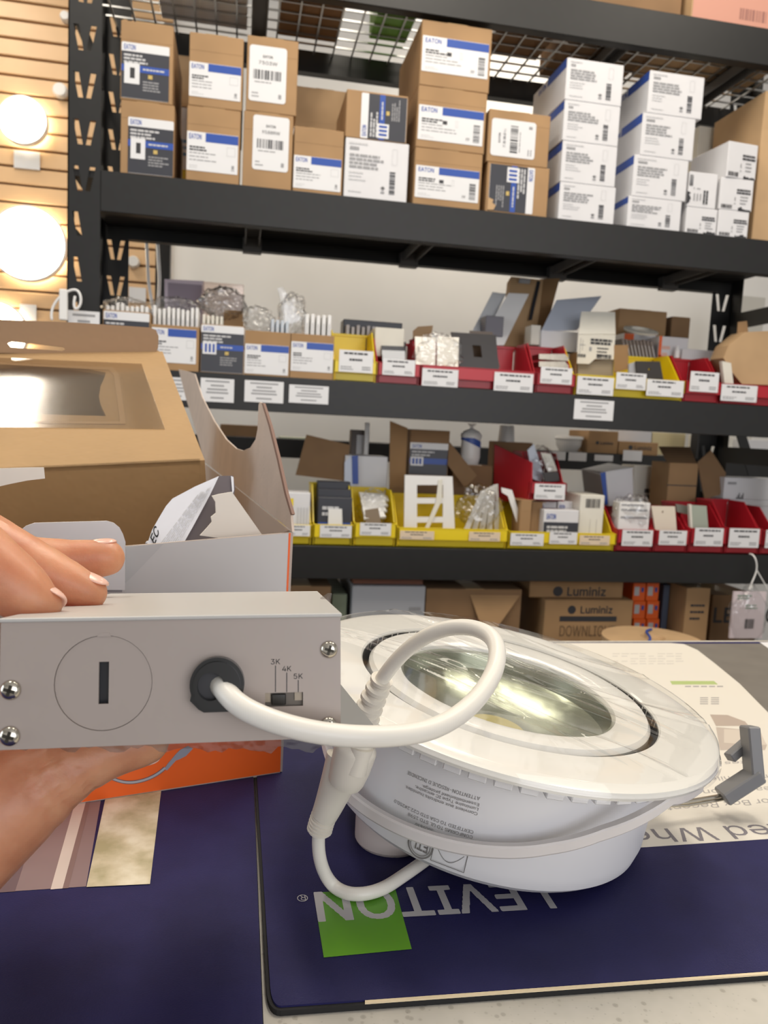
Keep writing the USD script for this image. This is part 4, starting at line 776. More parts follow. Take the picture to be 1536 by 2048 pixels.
th, fr, w, h = carton('stock_box', 'grey crate below the orange boxes on the bottom shelf', 'box', (1264, 1276, 1322, 1320), .25, KRAFT3, Yf=YS+.08, z=Z5)
carton('stock_box', 'blue grey box right of the orange boxes', 'box', (1322, 1170, 1334, 1320), .2, mat('blue_grey', (.10, .13, .20), .6), Yf=YS+.12, z=Z5)
th, fr, w, h = low((1368, 1176, 1415, 1320), KRAFT, 'tall narrow kraft carton on the bottom shelf left of the hanging bag'); pr(th, fr, lines(w*.2, w*.9, h*.85, 3, h*.06, h*.02, 131), INK, N1, 'small_print')
th, fr, w, h = low((1420, 1190, 1512, 1320), KRAFT3, 'brown carton with large dark letters behind the hanging bag', Yf=YS+.12); v, f = text('LED DO', h*.16, True); obj('letters', put(fr, (v+(w*.05, h*.70, .0008), f)), INK, th)
# spool
c = atY(1305, 1290, YS-.02); R = .115; c[1] = YS-.24; c = atY(1305, 1284, YS-.24)
lt = lathe([(0, -.12), (R, -.12), (R, -.11), (R*.6, -.10), (R*.6, -.012), (R, -.004), (R, .008), (R*.25, .012), (R*.2, .004), (0, .004)], 48)
solid('cable_spool', 'round cardboard cable spool standing behind the far counter edge', 'spool', [('spool', (lt[0]+c, lt[1]), KRAFT2, 30), ('cable_end', tube(spline([c+(-.05, -.06, .014), c+(-.02, -.02, .018), c+(.0, .03, .016), c+(.03, .06, .014)], 20), .003, 8), BLUE, True)])
st = thing('stool', 'low stand under the cable spool', 'stand', (c[0], c[1], 0)); obj('stand_top', cbx(-.14, .14, -.10, .10, c[2]-.15, c[2]-.1201), KRAFT3, st)
for sx in (-1, 1):
    for sy in (-1, 1): obj('leg', bx(sx*.12-.015, sx*.12+.015, sy*.08-.015, sy*.08+.015, 0, c[2]-.15), KRAFT3, st)
# hanging bag with a barcode card
Yh = YS-.03
fr, w, h = wface((1460, 1168, 1532, 1276), Yh)
vb, fb = crumple(fr((w*.5, h*.45, 0)), (w*.52, .028, h*.58), 31, amp=.12)
up_ = np.clip((vb[:, 2]-fr.o[2])/h-.6, 0, 1)/.5; vb[:, 0] = fr((w*.5, 0, 0))[0]+(vb[:, 0]-fr((w*.5, 0, 0))[0])*(1-.75*np.clip(up_, 0, 1))
P = [atY(1499, 1108, YS-.004), atY(1510, 1116, Yh), atY(1513, 1140, Yh), atY(1506, 1160, Yh), atY(1500, 1180, Yh)]; P2 = [atY(1513, 1140, Yh), atY(1522, 1155, Yh), atY(1536, 1180, Yh)]
fc = rects([(0, 0, w*.9, h*.86)], 0, .006); vc = fr(fc[0]+(w*.05, 0, -.004))
th = solid('hanging_bag', 'clear bag with a barcode card hung by a white string from the lowest beam', 'bag', [('film', (vb, fb), CLEAR, True), ('card', (vc, fc[1]), mat('card_pinkish', (.72, .62, .64), .45)), ('string', cat(tube(spline(P, 20), .0022, 8), tube(spline(P2, 10), .0018, 8)), WHITEP, True)])
wobj('barcode', fr, rects(bars(w*.42, h*.18, w*.68, h*.36, 141), .003), INK, th); wobj('card_print', fr, rects(lines(w*.15, w*.7, h*.80, 2, h*.05, h*.025, 142)+lines(w*.4, w*.9, h*.62, 2, h*.05, h*.02, 143), .003), mat('ink_green', (.25, .38, .28), .5), th)
# ---------------------------------------------------------------- lamps on the slatted wall
GLOW = emit('panel_glow', (1.0, .86, .62), 14.0)
def wall_light(label, cx, cy, rp, tilt=0):
    c = atY(cx, cy, YW-.09); R = rp*1.0/F*float((M@(c-CAM))[2])
    rim = lathe([(R*.93, .001), (R*.93, .03), (R, .03), (R, 0), (R*1.0, -.004), (R*.95, -.006)], 64); glow = lathe([(0, -.004), (R*.8, -.004), (R*.95, -.001), (R*.95, .01), (0, .01)], 64); stem = lathe([(.02, .03), (.02, .058), (0, .058)], 20)
    def V(m): v = m[0]; return np.stack([v[:, 0], v[:, 2], v[:, 1]], 1)+c, m[1][:, ::-1]
    th = solid('round_wall_light', label, 'light', [('rim', V(rim), WHITEP, 30), ('diffuser', V(glow), GLOW, 30), ('mount', V(stem), WHITEP, 30)], 'glowing round lights on the slatted wall')
wall_light('glowing round light on the slatted wall, smaller upper one', 45, 240, 47); wall_light('glowing round light on the slatted wall, larger middle one', 55, 487, 74); wall_light('glowing round light on the slatted wall, lowest one by the carton', -10, 665, 62)
for i, (px, lab) in enumerate((((28, 303, 80, 338), 'white price card below the upper round light'), ((40, 609, 73, 641), 'white price card below the larger round light'))):
    fr, w, h = wface(px, YW-.035); th = thing('price_card', lab, 'card', tuple(fr((w/2, 0, 0)))); wobj('card', fr, rects([(0, 0, w, h)], 0, .003), PAPER, th)
for i, (x, y, r_, lab) in enumerate(((122, 184, 13, 'small white puck light on the slatted wall beside the post'), (132, 37, 9, 'small white puck light at the top of the slatted wall'), (268, 525, 11, 'small white puck light seen between the left posts'))):
    c = atY(x, y, YW-.034); R = r_/F*3.5; lt = lathe([(0, .03), (R*.8, .03), (R, .02), (R, 0)], 24); v = lt[0]; solid('puck_light', lab, 'light', [('body', (np.stack([v[:, 0], -v[:, 2], v[:, 1]], 1)+c, lt[1]), WHITEP, 30)])
for k in range(1):
    P = [atY(x, y, YS-.03) for x, y in ((104, 640), (108, 610), (118, 596), (138, 582), (152, 580), (160, 610), (156, 616), (150, 592))]
    solid('wire_loop', 'thin white cable loop hanging in front of the left post', 'cable', [('cable', tube(spline(P, 40), .0028, 8), WHITEP, True), ('plug', cuboid((118, 578, 134, 640), YS-.035, .012), WHITEP)])
fr, w, h = wface((258, 575, 292, 605), YW-.035); th = thing('price_card', 'white price card between the left posts below the small puck light', 'card', tuple(fr((w/2, 0, 0)))); wobj('card', fr, rects([(0, 0, w, h)], 0, .003), PAPER, th)
# ---------------------------------------------------------------- counter and mats
ZC = .9490; ZM = ZC+.0028                       # counter top, mat top
QZ = usdkit.material(stage, '/World/Looks/quartz', {'tc': ('texture_coordinate', {}), 'v': ('voronoi_texture', {'scale': 215., 'randomness': 1.}), 'n': ('noise_texture', {'scale': 120., 'detail': 3.}), 'v2': ('voronoi_texture', {'scale': 420.}),
    'r': ('rgb_ramp', {'ramp': [(0, (.38, .36, .31)), (.17, (.44, .41, .36)), (.24, (.54, .515, .455)), (1, (.57, .54, .48))]}), 'r2': ('rgb_ramp', {'ramp': [(0, (.8, .8, .8)), (.12, (.92, .92, .92)), (.2, (1, 1, 1)), (1, (1, 1, 1))]}),
    'm': ('mix', {'mix_type': 'multiply', 'fac': 1.}), 'p': ('principled_bsdf', {'roughness': .28})},
    [('tc.object', 'v.vector'), ('tc.object', 'v2.vector'), ('v.distance', 'r.fac'), ('v2.distance', 'r2.fac'), ('r.color', 'm.color1'), ('r2.color', 'm.color2'), ('m.color', 'p.base_color')], surface='p.BSDF')
th = thing('counter', 'shop counter with a pale speckled stone top that carries the mats', 'counter', (0, .30, 0))
obj('stone_top', cbx(-1.4, 1.6, -.25, .355, ZC-.03, ZC, .002), QZ, th); obj('cabinet', bx(-1.38, 1.58, -.22, .33, .08, ZC-.0302), mat('cabinet_grey', (.4, .39, .37), .6), th); obj('plinth', bx(-1.36, 1.56, -.2, .30, 0, .0798), INK, th)
NAVY = mat('mat_navy', (.019, .018, .082), .55, specular_ior_level=.22, var=.10, vscale=60, bump=.12, bscale=1500)
RUBBER = mat('mat_rubber', (.012, .012, .013), .8)
MWHITE = mat('mat_print_white', (.74, .70, .62), .38, bump=.05, bscale=1500)
def zpoly(pts, z, t, name, m, parent): P = [atZ(x, y, z)[:2] for x, y in pts]; v, f = poly([tuple(p) for p in P], t); v = v.copy(); v[:, 2] += z; return obj(name, (v, f), m, parent, world=True)
lm = thing('counter_mat', 'navy counter mat on the left with a printed window photo', 'mat', (-.3, .36, ZC))
xb = .0125
obj('rubber_base', bx(-.62, xb, -.02, .632, ZC+.0002, ZM-.0006), RUBBER, lm, world=True); obj('print_layer', bx(-.62, xb-.0003, -.02, .632, ZM-.0006, ZM), NAVY, lm, world=True)
e = ZM+.0001
PHO = [('photo_wall', [(-230, 1600), (205, 1581), (172, 1773), (-240, 1800)], (.28, .20, .20)), ('photo_shadow_wall', [(-230, 1600), (92, 1590), (30, 1783), (-240, 1800)], (.17, .115, .125)),
       ('photo_strip', [(150, 1605), (172, 1603), (125, 1777), (101, 1779)], (.68, .58, .52)), ('photo_strip_shadow', [(172, 1603), (181, 1603), (137, 1776), (125, 1777)], (.24, .16, .15))]
for i, (n_, p_, c_) in enumerate(PHO): zpoly(p_, e+.00004*i, .00003, n_, mat('photo_tone_%d' % i, c_, .4, var=.06, vscale=30), lm)
FOL = usdkit.material(stage, '/World/Looks/photo_foliage', {'tc': ('texture_coordinate', {}), 'n': ('noise_texture', {'scale': 75., 'detail': 4.}), 'r': ('rgb_ramp', {'ramp': [(.3, (.42, .38, .22)), (.5, (.62, .55, .38)), (.7, (.80, .74, .58))]}), 'p': ('principled_bsdf', {'roughness': .4})}, [('tc.object', 'n.vector'), ('n.fac', 'r.fac'), ('r.color', 'p.base_color')], surface='p.BSDF')
zpoly([(211, 1596), (323, 1576), (300, 1768), (173, 1774)], e+.0002, .00003, 'photo_foliage', FOL, lm)
rm = thing('counter_mat', 'navy and white counter mat on the right with green logo square', 'mat', (.42, .43, ZC))
# outline of the right mat: rounded near left corner, slightly skewed front edge
A0, A1 = atZ(562, 2017, ZM)[:2], atZ(1536, 1947, ZM)[:2]; d = unit(A1-A0); A2 = A0+d*.75; L0 = atZ(514, 1640, ZM)[:2]; L1 = atZ(533, 1975, ZM)[:2]
Lf = L0+unit(L0-L1)*.29
cor = [tuple((1-t)**2*L1+2*t*(1-t)*(atZ(536, 2018, ZM)[:2])+t*t*A0) for t in np.linspace(0, 1, 7)]
out = cor+[tuple(A2), (A2[0], .640), (float(Lf[0]), .640)]
def shrink(k): return list(sg.Polygon(out).buffer(-k).exterior.coords)[:-1]
fe = sg.Polygon(out); st_ = fe.difference(fe.buffer(-.0011)).intersection(sg.Polygon([tuple(atZ(730, 2100, ZM)[:2]), tuple(atZ(730, 1960, ZM)[:2]), tuple(atZ(1536, 1900, ZM)[:2]+d*.3), tuple(atZ(1536, 2000, ZM)[:2]+d*.3+(0, -.05))]))
ES = [list(g.exterior.coords)[:-1] for g in getattr(st_, 'geoms', [st_]) if g.area > 1e-7]
obj('cream_edge', cat(*[(lambda m_: (m_[0]+(0, 0, ZC+.0021), m_[1]))(poly(q, .0006)) for q in ES]), mat('mat_edge_cream', (.80, .66, .44), .45), rm, world=True)
for nm_, k, za, t, m in (('rubber_base', 0, ZC+.0002, .0019, RUBBER), ('print_layer', .0012, ZC+.0021, .0007, NAVY)):
    v, f = poly(shrink(k) if k else out, t); v = v.copy(); v[:, 2] += za; obj(nm_, (v, f), m, rm, world=True)
WPT = [(1289, 1694.5), (1536, 1678), (1700, 1667), (1700, 1560), (1536, 1425), (1480, 1368), (1430, 1327), (1395, 1300), (1368, 1288), (1340, 1286), (1000, 1286), (1000, 1713)]
zpoly(WPT, e, .00003, 'print_white', MWHITE, rm)
zpoly([(1368, 1287.5), (1395, 1300), (1430, 1327), (1480, 1368), (1536, 1425), (1700, 1560), (1700, 1287)], e, .00003, 'print_grey', mat('mat_print_grey', (.17, .155, .135), .4, var=.08, vscale=40), rm)
zpoly([(1519, 1284.5), (1700, 1284.5), (1700, 1330), (1540, 1299)], e+.0002, .00005, 'paper_corner', PAPER, rm)
zpoly([(1340, 1362), (1428, 1362), (1436, 1369), (1344, 1369)], e+.00006, .00003, 'print_green_bar', mat('print_pale_green', (.42, .52, .20), .4), rm)
def zl(pts, n_, m): 
    out_ = []
    for (a, b, c, d_) in pts:
        P = [np.r_[atZ(x, y, ZM)[:2], e+.00006] for x, y in ((a, b), (c, b), (c, d_), (a, d_))]; out_.append((np.array(P), np.array([[0, 1, 2], [0, 2, 3]])))
    obj(n_, cat(*out_), m, rm, world=True)
GP1 = mat('mat_ink_grey', (.36, .34, .33), .45)
r = random.Random(5)
zl([(1225+18*k, 1307+5*j, 1238+18*k+r.uniform(-3, 3), 1308.6+5*j) for j in range(5) for k in range(8) if r.random() < .8], 'print_fine_text', mat('mat_ink_pale', (.58, .55, .50), .45))
zl([(1370+16*k, 1372, 1382+16*k, 1374.5) for k in range(5)]+[(1400+22*k, 1395+4*j, 1416+22*k, 1397+4*j) for k in range(2) for j in range(4)], 'print_fine_text', GP1)
# printed socket picture
for i, (n_, p_, c_) in enumerate((('print_socket_shade', [(1420, 1429), (1455, 1430), (1490, 1443), (1498, 1452), (1432, 1452)], (.45, .37, .31)), ('print_socket_body', [(1432, 1454), (1515, 1462), (1534, 1490), (1530, 1500), (1440, 1500)], (.50, .43, .37)), ('print_socket_face', [(1448, 1458), (1520, 1462), (1533, 1490), (1448, 1486)], (.62, .55, .47)))):
    zpoly(p_, e+.00005+.00004*i, .00003, n_, mat('mat_tone_%d' % i, c_, .4), rm)
zl([(1456, 1466, 1470, 1469), (1462, 1478, 1473, 1481), (1480, 1470, 1505, 1473)], 'print_socket_slots', GP1)
def ztext(s, start_top, end_top, end_base, m, bold=False, parent=rm, lift=.00008, name='print_lettering'):
    """upside down lettering on the mat: the three pixels are the start and end of the cap line and the end of the base line"""
    A, B, C = (atZ(x, y, ZM)[:2] for x, y in (start_top, end_top, end_base)); up_ = B-C; v, f = text(s, 1.0, bold); v = v.copy(); W = v[:, 0].max()
    o = A-up_; P = o+np.outer(v[:, 0]/W, B-A)+np.outer(v[:, 1], up_)
    return obj(name, (np.c_[P, e+lift+v[:, 2]*.002], f), m, parent, world=True)
GREENL = usdkit.material(stage, '/World/Looks/logo_green', {'tc': ('texture_coordinate', {}), 's': ('separate_xyz', {}), 'r': ('map_range', {'from_min': .242-.43, 'from_max': .285-.43}), 'c': ('rgb_ramp', {'ramp': [(0, (.16, .46, .012)), (1, (.085, .27, .02))]}), 'p': ('principled_bsdf', {'roughness': .4})},
    [('tc.object', 's.vector'), ('s.y', 'r.value'), ('r.result', 'c.fac'), ('c.color', 'p.base_color')], surface='p.BSDF')
zpoly([(627, 1785.5), (647.5, 1915), (823.5, 1898), (790, 1775)], e+.00004, .00003, 'logo_square', GREENL, rm)
LW = mat('mat_logo_white', (.50, .49, .50), .45)
ztext('LEVITON', (1114, 1815.5), (636, 1843), (627, 1786.5), LW, True)
ztext('R', (612, 1801), (601.5, 1801.5), (600, 1792), LW, False)
cc = atZ(605, 1797, ZM); a_ = np.linspace(0, 2*np.pi, 28, endpoint=False); rr_ = .0021
v, f = poly([(cc[0]+rr_*math.cos(t), cc[1]+rr_*math.sin(t)*1.05) for t in a_], .00003, [[(cc[0]+rr_*.84*math.cos(t), cc[1]+rr_*.84*math.sin(t)*1.05) for t in a_]]); v = v.copy(); v[:, 2] += e+.00008; obj('print_mark_ring', (v, f), LW, rm, world=True)
TI = mat('mat_ink_violet_grey', (.20, .185, .205), .45)
ztext('ted Whe', (1583, 1674), (1271, 1688.5), (1251, 1661.5), TI)
ztext('for Box Receptacles', (1555, 1607), (1255, 1628), (1252, 1617), GP1); ztext('easily conceal all', (1545, 1582), (1305, 1595), (1302, 1586), GP1); ztext('lines, while also', (1551, 1557), (1365, 1565), (1362, 1557), GP1); ztext('wall plates', (1590, 1524), (1450, 1530), (1449, 1524), GP1)

# ---------------------------------------------------------------- recessed lamp standing face up on the mat
NW = unit(np.array([.20255, -.9676, -.15072])@M); CW = CAM+np.array([.05709357, .07906344, .35896031])@M
AX = unit(np.cross([0, 1, 0], NW)); AX = unit(np.array([1, 0, 0])-NW*NW[0]); AY = np.cross(NW, AX)
LF = Fr(CW, AX, AY, NW)
LAMPW = mat('lamp_white_enamel', (.80, .785, .74), .22, coat_weight=.3, coat_roughness=.08)
CANW = mat('lamp_can_white', (.76, .76, .78), .35)
lamp = thing('downlight', 'white round gimbal downlight in clear wrap standing face up on the right mat', 'light', tuple(CW-NW*.058))
def lo(name, m, mt, parent=lamp, smooth=30): return obj(name, put(LF, m), mt, parent, smooth=smooth, world=True)
R0 = .094
lo('trim_ring', lathe([(.0683, -.0005), (.0690, .0004), (.080, .0010), (.090, .0004), (.0932, -.0006), (R0, -.0022), (.0936, -.0034), (.088, -.0032), (.0683, -.004)], 160, True), LAMPW)
lo('gimbal_ring', lathe([(.0492, -.0042), (.0500, -.0018), (.0530, .0004), (.0600, .0012), (.0635, .0004), (.0650, -.0015), (.0652, -.006), (.0640, -.012)], 128), LAMPW)
lo('ring_gap', lathe([(.0683, -.0012), (.0683, -.0125), (.0640, -.0125)], 96), mat('gap_dark', (.045, .045, .045), .5))
lo('can', lathe([(.0700, -.0035), (.0728, -.0036), (.0735, -.0060), (.0735, -.0490), (.0722, -.0545), (.0690, -.0575), (.0640, -.0580), (0, -.0580)], 128), CANW)
# glass, reflector bowl and diode board
MIR = usdkit.material(stage, '/World/Looks/reflector', {'tc': ('texture_coordinate', {}), 'n': ('noise_texture', {'scale': 30., 'detail': 2., 'distortion': 1.0}), 'b': ('bump', {'strength': .30, 'distance': .003}), 'p': ('principled_bsdf', {'base_color': (.50, .51, .44), 'metallic': .9, 'roughness': .27})}, [('tc.object', 'n.vector'), ('n.fac', 'b.height'), ('b.normal', 'p.normal')], surface='p.BSDF')
lo('reflector_bowl', lathe([(.0494, -.0045), (.0470, -.012), (.040, -.018), (.028, -.0225), (.018, -.024), (0, -.0245)], 96), MIR)
lo('diode_board', lathe([(.0135, -.0235), (.0135, -.0222), (0, -.0220)], 40), mat('diode_yellow', (.65, .52, .18), .4))
lo('lens', lathe([(.0493, -.0042), (.0485, -.0030), (.030, -.0026), (0, -.0024)], 64), clear('lens_glass', (.86, .88, .82), .10, .06))
# gasket ribs under the trim
for k in range(56):
    a = 2*np.pi*k/56; c, s = math.cos(a), math.sin(a)
    v, f = cbx(.0737, .0852, -.0034, .0034, -.0100, -.0030, .0004); v = np.stack([v[:, 0]*c-v[:, 1]*s, v[:, 0]*s+v[:, 1]*c, v[:, 2]], 1); lo('gasket_rib', (v, f), CANW, smooth=False)
# hoop around the can
RH = .0800
def oncyl(x, y, R):
    """pixel -> angle and height on the cylinder of radius R round the lamp axis (near side)"""
    d = ray(x, y); o = CAM-CW; D = np.array([d@AX, d@AY, d@NW]); O = np.array([o@AX, o@AY, o@NW])
    a, b, c = D[0]**2+D[1]**2, 2*(D[0]*O[0]+D[1]*O[1]), O[0]**2+O[1]**2-R*R; q = b*b-4*a*c
    t = (-b-math.sqrt(max(q, 0)))/(2*a); p = O+D*t; return math.atan2(p[1], p[0]), p[2]
hq = [(700, 1590, .080), (760, 1634, .080), (830, 1668, .080), (900, 1688, .080), (1000, 1701, .080), (1100, 1694, .0805), (1200, 1667, .083), (1262, 1644, .0862), (1320, 1612, .0890), (1360, 1578, .0905)]
hp = [oncyl(*q) for q in hq]
th_, hh_ = np.unwrap([p[0] for p in hp]), np.array([p[1] for p in hp])
co = np.polyfit(th_, hh_, 5); g_ = np.linspace(th_[0]-.75, th_[-1]+.22, 90); rr_h = np.interp(g_, th_, [q[2] for q in hq])
hz = np.polyval(co, np.clip(g_, th_[0], th_[-1]+.02)); hz += np.where(g_ > th_[-1]+.02, (g_-th_[-1]-.02)*.030, 0)+np.where(g_ < th_[0], (th_[0]-g_)*.020, 0); hz = np.minimum(hz, -.006)
prof = [(-.0012, -.0026), (.0012, -.0026), (.0017, -.0018), (.0017, .0018), (.0012, .0026), (-.0012, .0026)]; Vh, Fh = [], []
for t, z, R_ in zip(g_, hz, rr_h):
    for (dr, dz) in prof: Vh.append(((R_+dr)*math.cos(t), (R_+dr)*math.sin(t), z+dz))
n6 = len(prof)
for i in range(len(g_)-1):
    for k in range(n6): q = (k+1) % n6; Fh.append((i*n6+k, (i+1)*n6+k, (i+1)*n6+q, i*n6+q))
lo('tilt_hoop', (np.array(Vh), np.array(Fh)), mat('hoop_white', (.70, .67, .66), .4))
# foot below the can, screws, spring clip
zf = atZ(772, 1676, ZM)+NW*0; _q = zf-CW; zf = CW+AX*(_q@AX)+AY*(_q@AY)
zh = (zf-NW*.0583)[2]-ZM
v, f = lathe([(0, 0), (.0155, 0), (.0165, .0015), (.0165, zh+.004), (0, zh+.004)], 32); obj('foot', (v+(zf[0]-NW[0]*.06, zf[1]-NW[1]*.06, ZM+.0002), f), mat('foot_beige', (.62, .56, .53), .5), lamp, smooth=30, world=True)
SCREW = mat('screw_nickel', (.62, .58, .50), .18, 1.0)
def screw_head(P, N, R, parent, cross=True, name='screw'):
    N = unit(N); u = unit(np.cross(N, [.3, .2, 1])); w_ = np.cross(N, u); fr = Fr(P, u, w_, N)
    s = obj(name, put(fr, lathe([(R, 0), (R*.97, R*.16), (R*.8, R*.38), (R*.5, R*.5), (0, R*.55)], 28)), SCREW, parent, smooth=40, world=True)
    if cross:
        b = R*.16; obj('cross_slot', put(fr, cat(bx(-R*.55, R*.55, -b, b, R*.40, R*.57), bx(-b, b, -R*.55, R*.55, R*.40, R*.57))), mat('slot_dark', (.05, .045, .035), .5, .6), s, world=True)
    return s
for x, y in ((1284, 1594), (1331, 1597)):
    a, h_ = oncyl(x, y, .0765); screw_head(LF((.0755*math.cos(a), .0755*math.sin(a), -.0085)), AX*math.cos(a)+AY*math.sin(a), .0042, lamp)
CLIP = mat('clip_grey_rubber', (.20, .20, .205), .45)
dc = .375
def bar(pts, dep, w_, t_, name, m):
    """flat bar through pixels at camera depth dep: w_ along the view, t_ across"""
    P = [K(x, y, dp) for (x, y), dp in zip(pts, dep)]; out_ = []
    for a, b in zip(P[:-1], P[1:]):
        ux = unit(b-a); wv = unit(FW-ux*(FW@ux)); nv = np.cross(wv, ux); fr = Fr(a, ux, wv, nv); out_.append(put(fr, cbx(-t_*.4, np.linalg.norm(b-a)+t_*.4, -w_/2, w_/2, -t_/2, t_/2, t_*.12)))
    return obj(name, cat(*out_), m, lamp, world=True)
bar([(1452, 1588), (1508, 1552)], [.385, .385], .0115, .0066, 'clip_arm', CLIP); bar([(1508, 1552), (1500, 1462)], [.3851, .389], .0110, .0062, 'clip_tip', CLIP); bar([(1463, 1512), (1492, 1487)], [.392, .395], .006, .0045, 'clip_back', CLIP)
obj('clip_rod', cat(tube([K(1318, 1606, .372), K(1372, 1604, .378), K(1442, 1592, .385)], .0011, 10), tube([K(1320, 1612, .373), K(1374, 1610, .379), K(1446, 1598, .386)], .0009, 10)), SCREW, lamp, smooth=30, world=True)
# lettering and marks on the can, bent onto its wall
def bent(m, a0, h0, da, dh, R, lift=.00025):
    v = m[0]; a = a0+v[:, 0]*da[0]+v[:, 1]*dh[0]; h = h0+v[:, 0]*da[1]+v[:, 1]*dh[1]; rr2 = R+lift+v[:, 2]*0; return np.stack([rr2*np.cos(a), rr2*np.sin(a), h], 1), m[1]
CANI = mat('can_ink', (.36, .345, .34), .5); RC = .0735
canprim = stage.GetPrimAtPath(str(lamp.GetPath())+'/can')
def cantext(s, start, end, cap_px):
    """start/end: pixels of the base line's beginning and end; capitals are cap_px tall, tops towards the lower edge of the picture"""
    (a0, h0), (a1, h1) = oncyl(*start, RC), oncyl(*end, RC); v, f = text(s, 1.0); v = v.copy(); v[:, 0] /= v[:, 0].max()
    a2, h2 = oncyl(start[0]-1, start[1]+cap_px, RC); return obj('lettering', put(LF, bent((v, f), a0, h0, (a1-a0, h1-h0), (0, h2-h0), RC)), CANI, canprim, world=True)
def c3(x, y): return (780+x/6.98, 1500+y/6.98)
cantext('ATTENTION-RISQUE D INCENDIE', c3(1262, 655), c3(255, 288), 7); cantext('Essentiellement protege.', c3(1250, 745), c3(455, 480), 6); cantext('Luminaire Type IC encastre.', c3(1238, 808), c3(360, 490), 6); cantext('Convient aux endroits humides', c3(1228, 872), c3(232, 495), 6)
cantext('CERTIFIED TO CSA STD C22.2#250.0', c3(1170, 1125), c3(70, 685), 6.5); cantext('CONFORMS TO UL STD 1598', c3(1160, 1195), c3(262, 870), 6.5); cantext('3005630', c3(610, 1105), c3(360, 1010), 6)
ca, ch = oncyl(841, 1690, RC); s1 = .0054
def mark(rings, nm_):
    out_ = []
    for g in rings: v, f = g; out_.append(bent((v, f), ca, ch, (1/RC, 0), (0, 1), RC))
    obj(nm_, put(LF, cat(*out_)), CANI, canprim, world=True)
def circ_(r_, k=40): return [(r_*math.cos(t), r_*math.sin(t)) for t in np.linspace(0, 2*np.pi, k, endpoint=False)]
lt = text('ETL', .0042, True, .0066); lv = -(lt[0]*(1, 1, 0)-(.0033, .0021, 0)); lv[:, 2] = 0
mark([poly(circ_(s1), .0001, [circ_(s1*.88)]), poly(circ_(s1*.80), .0001, [circ_(s1*.74)]), (lv, lt[1])], 'listing_mark')
ca, ch = oncyl(899, 1712, RC); q = .0003; w2, h2 = .0068, .0046
arc_ = [(-.0055+.011*t, .0018-.0045*math.sin(math.pi*t)) for t in np.linspace(0, 1, 14)]
mark([poly([(-w2, -h2), (w2, -h2), (w2, h2), (-w2, h2)], .0001, [[(-w2+q, -h2+q), (w2-q, -h2+q), (w2-q, h2-q), (-w2+q, h2-q)]]), poly(arc_+[(x, y+q) for x, y in arc_[::-1]], .0001)], 'box_mark')
# clear wrap over the face, creased
nr, na = 84, 260; F_ = []
rs = np.linspace(0.0005, .0948, nr); rg = random.Random(4)
cre = [(rg.uniform(0, 6.28), rg.uniform(.02, .075), rg.uniform(.03, .065), rg.uniform(-.9, .9), rg.choice((.0011, .0016, .0024)), rg.uniform(-9, 9)) for _ in range(15)]
rr_, tt_ = np.meshgrid(rs, 2*np.pi*np.arange(na)/na, indexing='ij'); X_, Y_ = rr_*np.cos(tt_), rr_*np.sin(tt_)
Z_ = .0022+.0010*(meshkit.fbm(np.stack([X_*22, Y_*22, X_*0+.3], -1), 2, 3)-.4)
for (ta, cr, cl, ori, wd, cv) in cre:
    dx, dy = X_-cr*math.cos(ta), Y_-cr*math.sin(ta); aa = -.55+ori*.35; u_, w_ = dx*math.cos(aa)+dy*math.sin(aa), -dx*math.sin(aa)+dy*math.cos(aa)
    Z_ = Z_+wd*.55*np.exp(-((w_+cv*u_**2)/wd)**2-(u_/cl/.8)**2)
Z_ = np.where(rr_ > .0934, -.0012-(rr_-.0934)*1.6, Z_)
V_ = np.stack([X_, Y_, Z_], -1).reshape(-1, 3)
for i in range(nr-1):
    for j in range(na): q = (j+1) % na; F_.append((i*na+j, (i+1)*na+j, (i+1)*na+q, i*na+q))
lo('clear_wrap', (np.array(V_), np.array(F_)), clear('wrap_film', (.985, .985, .98), .035, .0, ior=1.36), smooth=True)

# ---------------------------------------------------------------- metal driver box held in the hand
XD = np.array([.9909, .0017, .1345])@M; YD = np.array([-.1510, .0555, .985])@M; XD = unit(XD); YD = unit(YD-XD*(YD@XD)); ZD = np.cross(XD, YD)
P0 = K(681, 1229, .19); WD, HD, DD = .0787, .0297, .118
DF = Fr(P0-XD*WD-ZD*HD, XD, YD, ZD)          # near lower left corner, x right, y away, z up
def dface(x, y): return DF.inv(on(x, y, P0, YD))
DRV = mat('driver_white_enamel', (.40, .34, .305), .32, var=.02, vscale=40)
drv = thing('led_driver', 'white metal driver box held by the hand above the left mat', 'driver', tuple(DF((WD/2, DD/2, 0))))
def do(name, m, mt, parent=drv, smooth=False): return obj(name, put(DF, m), mt, parent, smooth=smooth, world=True)
kc, gc = dface(207, 1366), dface(436, 1366); kr = .0111
sw = dface(530, 1414), dface(606, 1384)
def circ2(c, r_, k=48): return [(c[0]+r_*math.cos(t), c[2]+r_*math.sin(t)) for t in np.linspace(0, 2*np.pi, k, endpoint=False)]
slot = [(kc[0]-.00115, kc[2]-.0049), (kc[0]+.00115, kc[2]-.0049), (kc[0]+.00115, kc[2]+.0049), (kc[0]-.00115, kc[2]+.0049)]
swr = [(sw[0][0], sw[0][2]), (sw[1][0], sw[0][2]), (sw[1][0], sw[1][2]), (sw[0][0], sw[1][2])]
def plate_xz(outer, y0, t, holes=()): v, f = poly(outer, t, holes); return np.stack([v[:, 0], y0+t-v[:, 2], v[:, 1]], 1), f
rc_ = rrect(0, 0, WD, HD-.0006, .0004, 2)
do('end_plate', plate_xz(rc_, 0, .0008, [circ2(kc, kr), swr]), DRV)
do('knockout', plate_xz(circ2(kc, kr-.00012), .00025, .0008, [slot]), DRV)
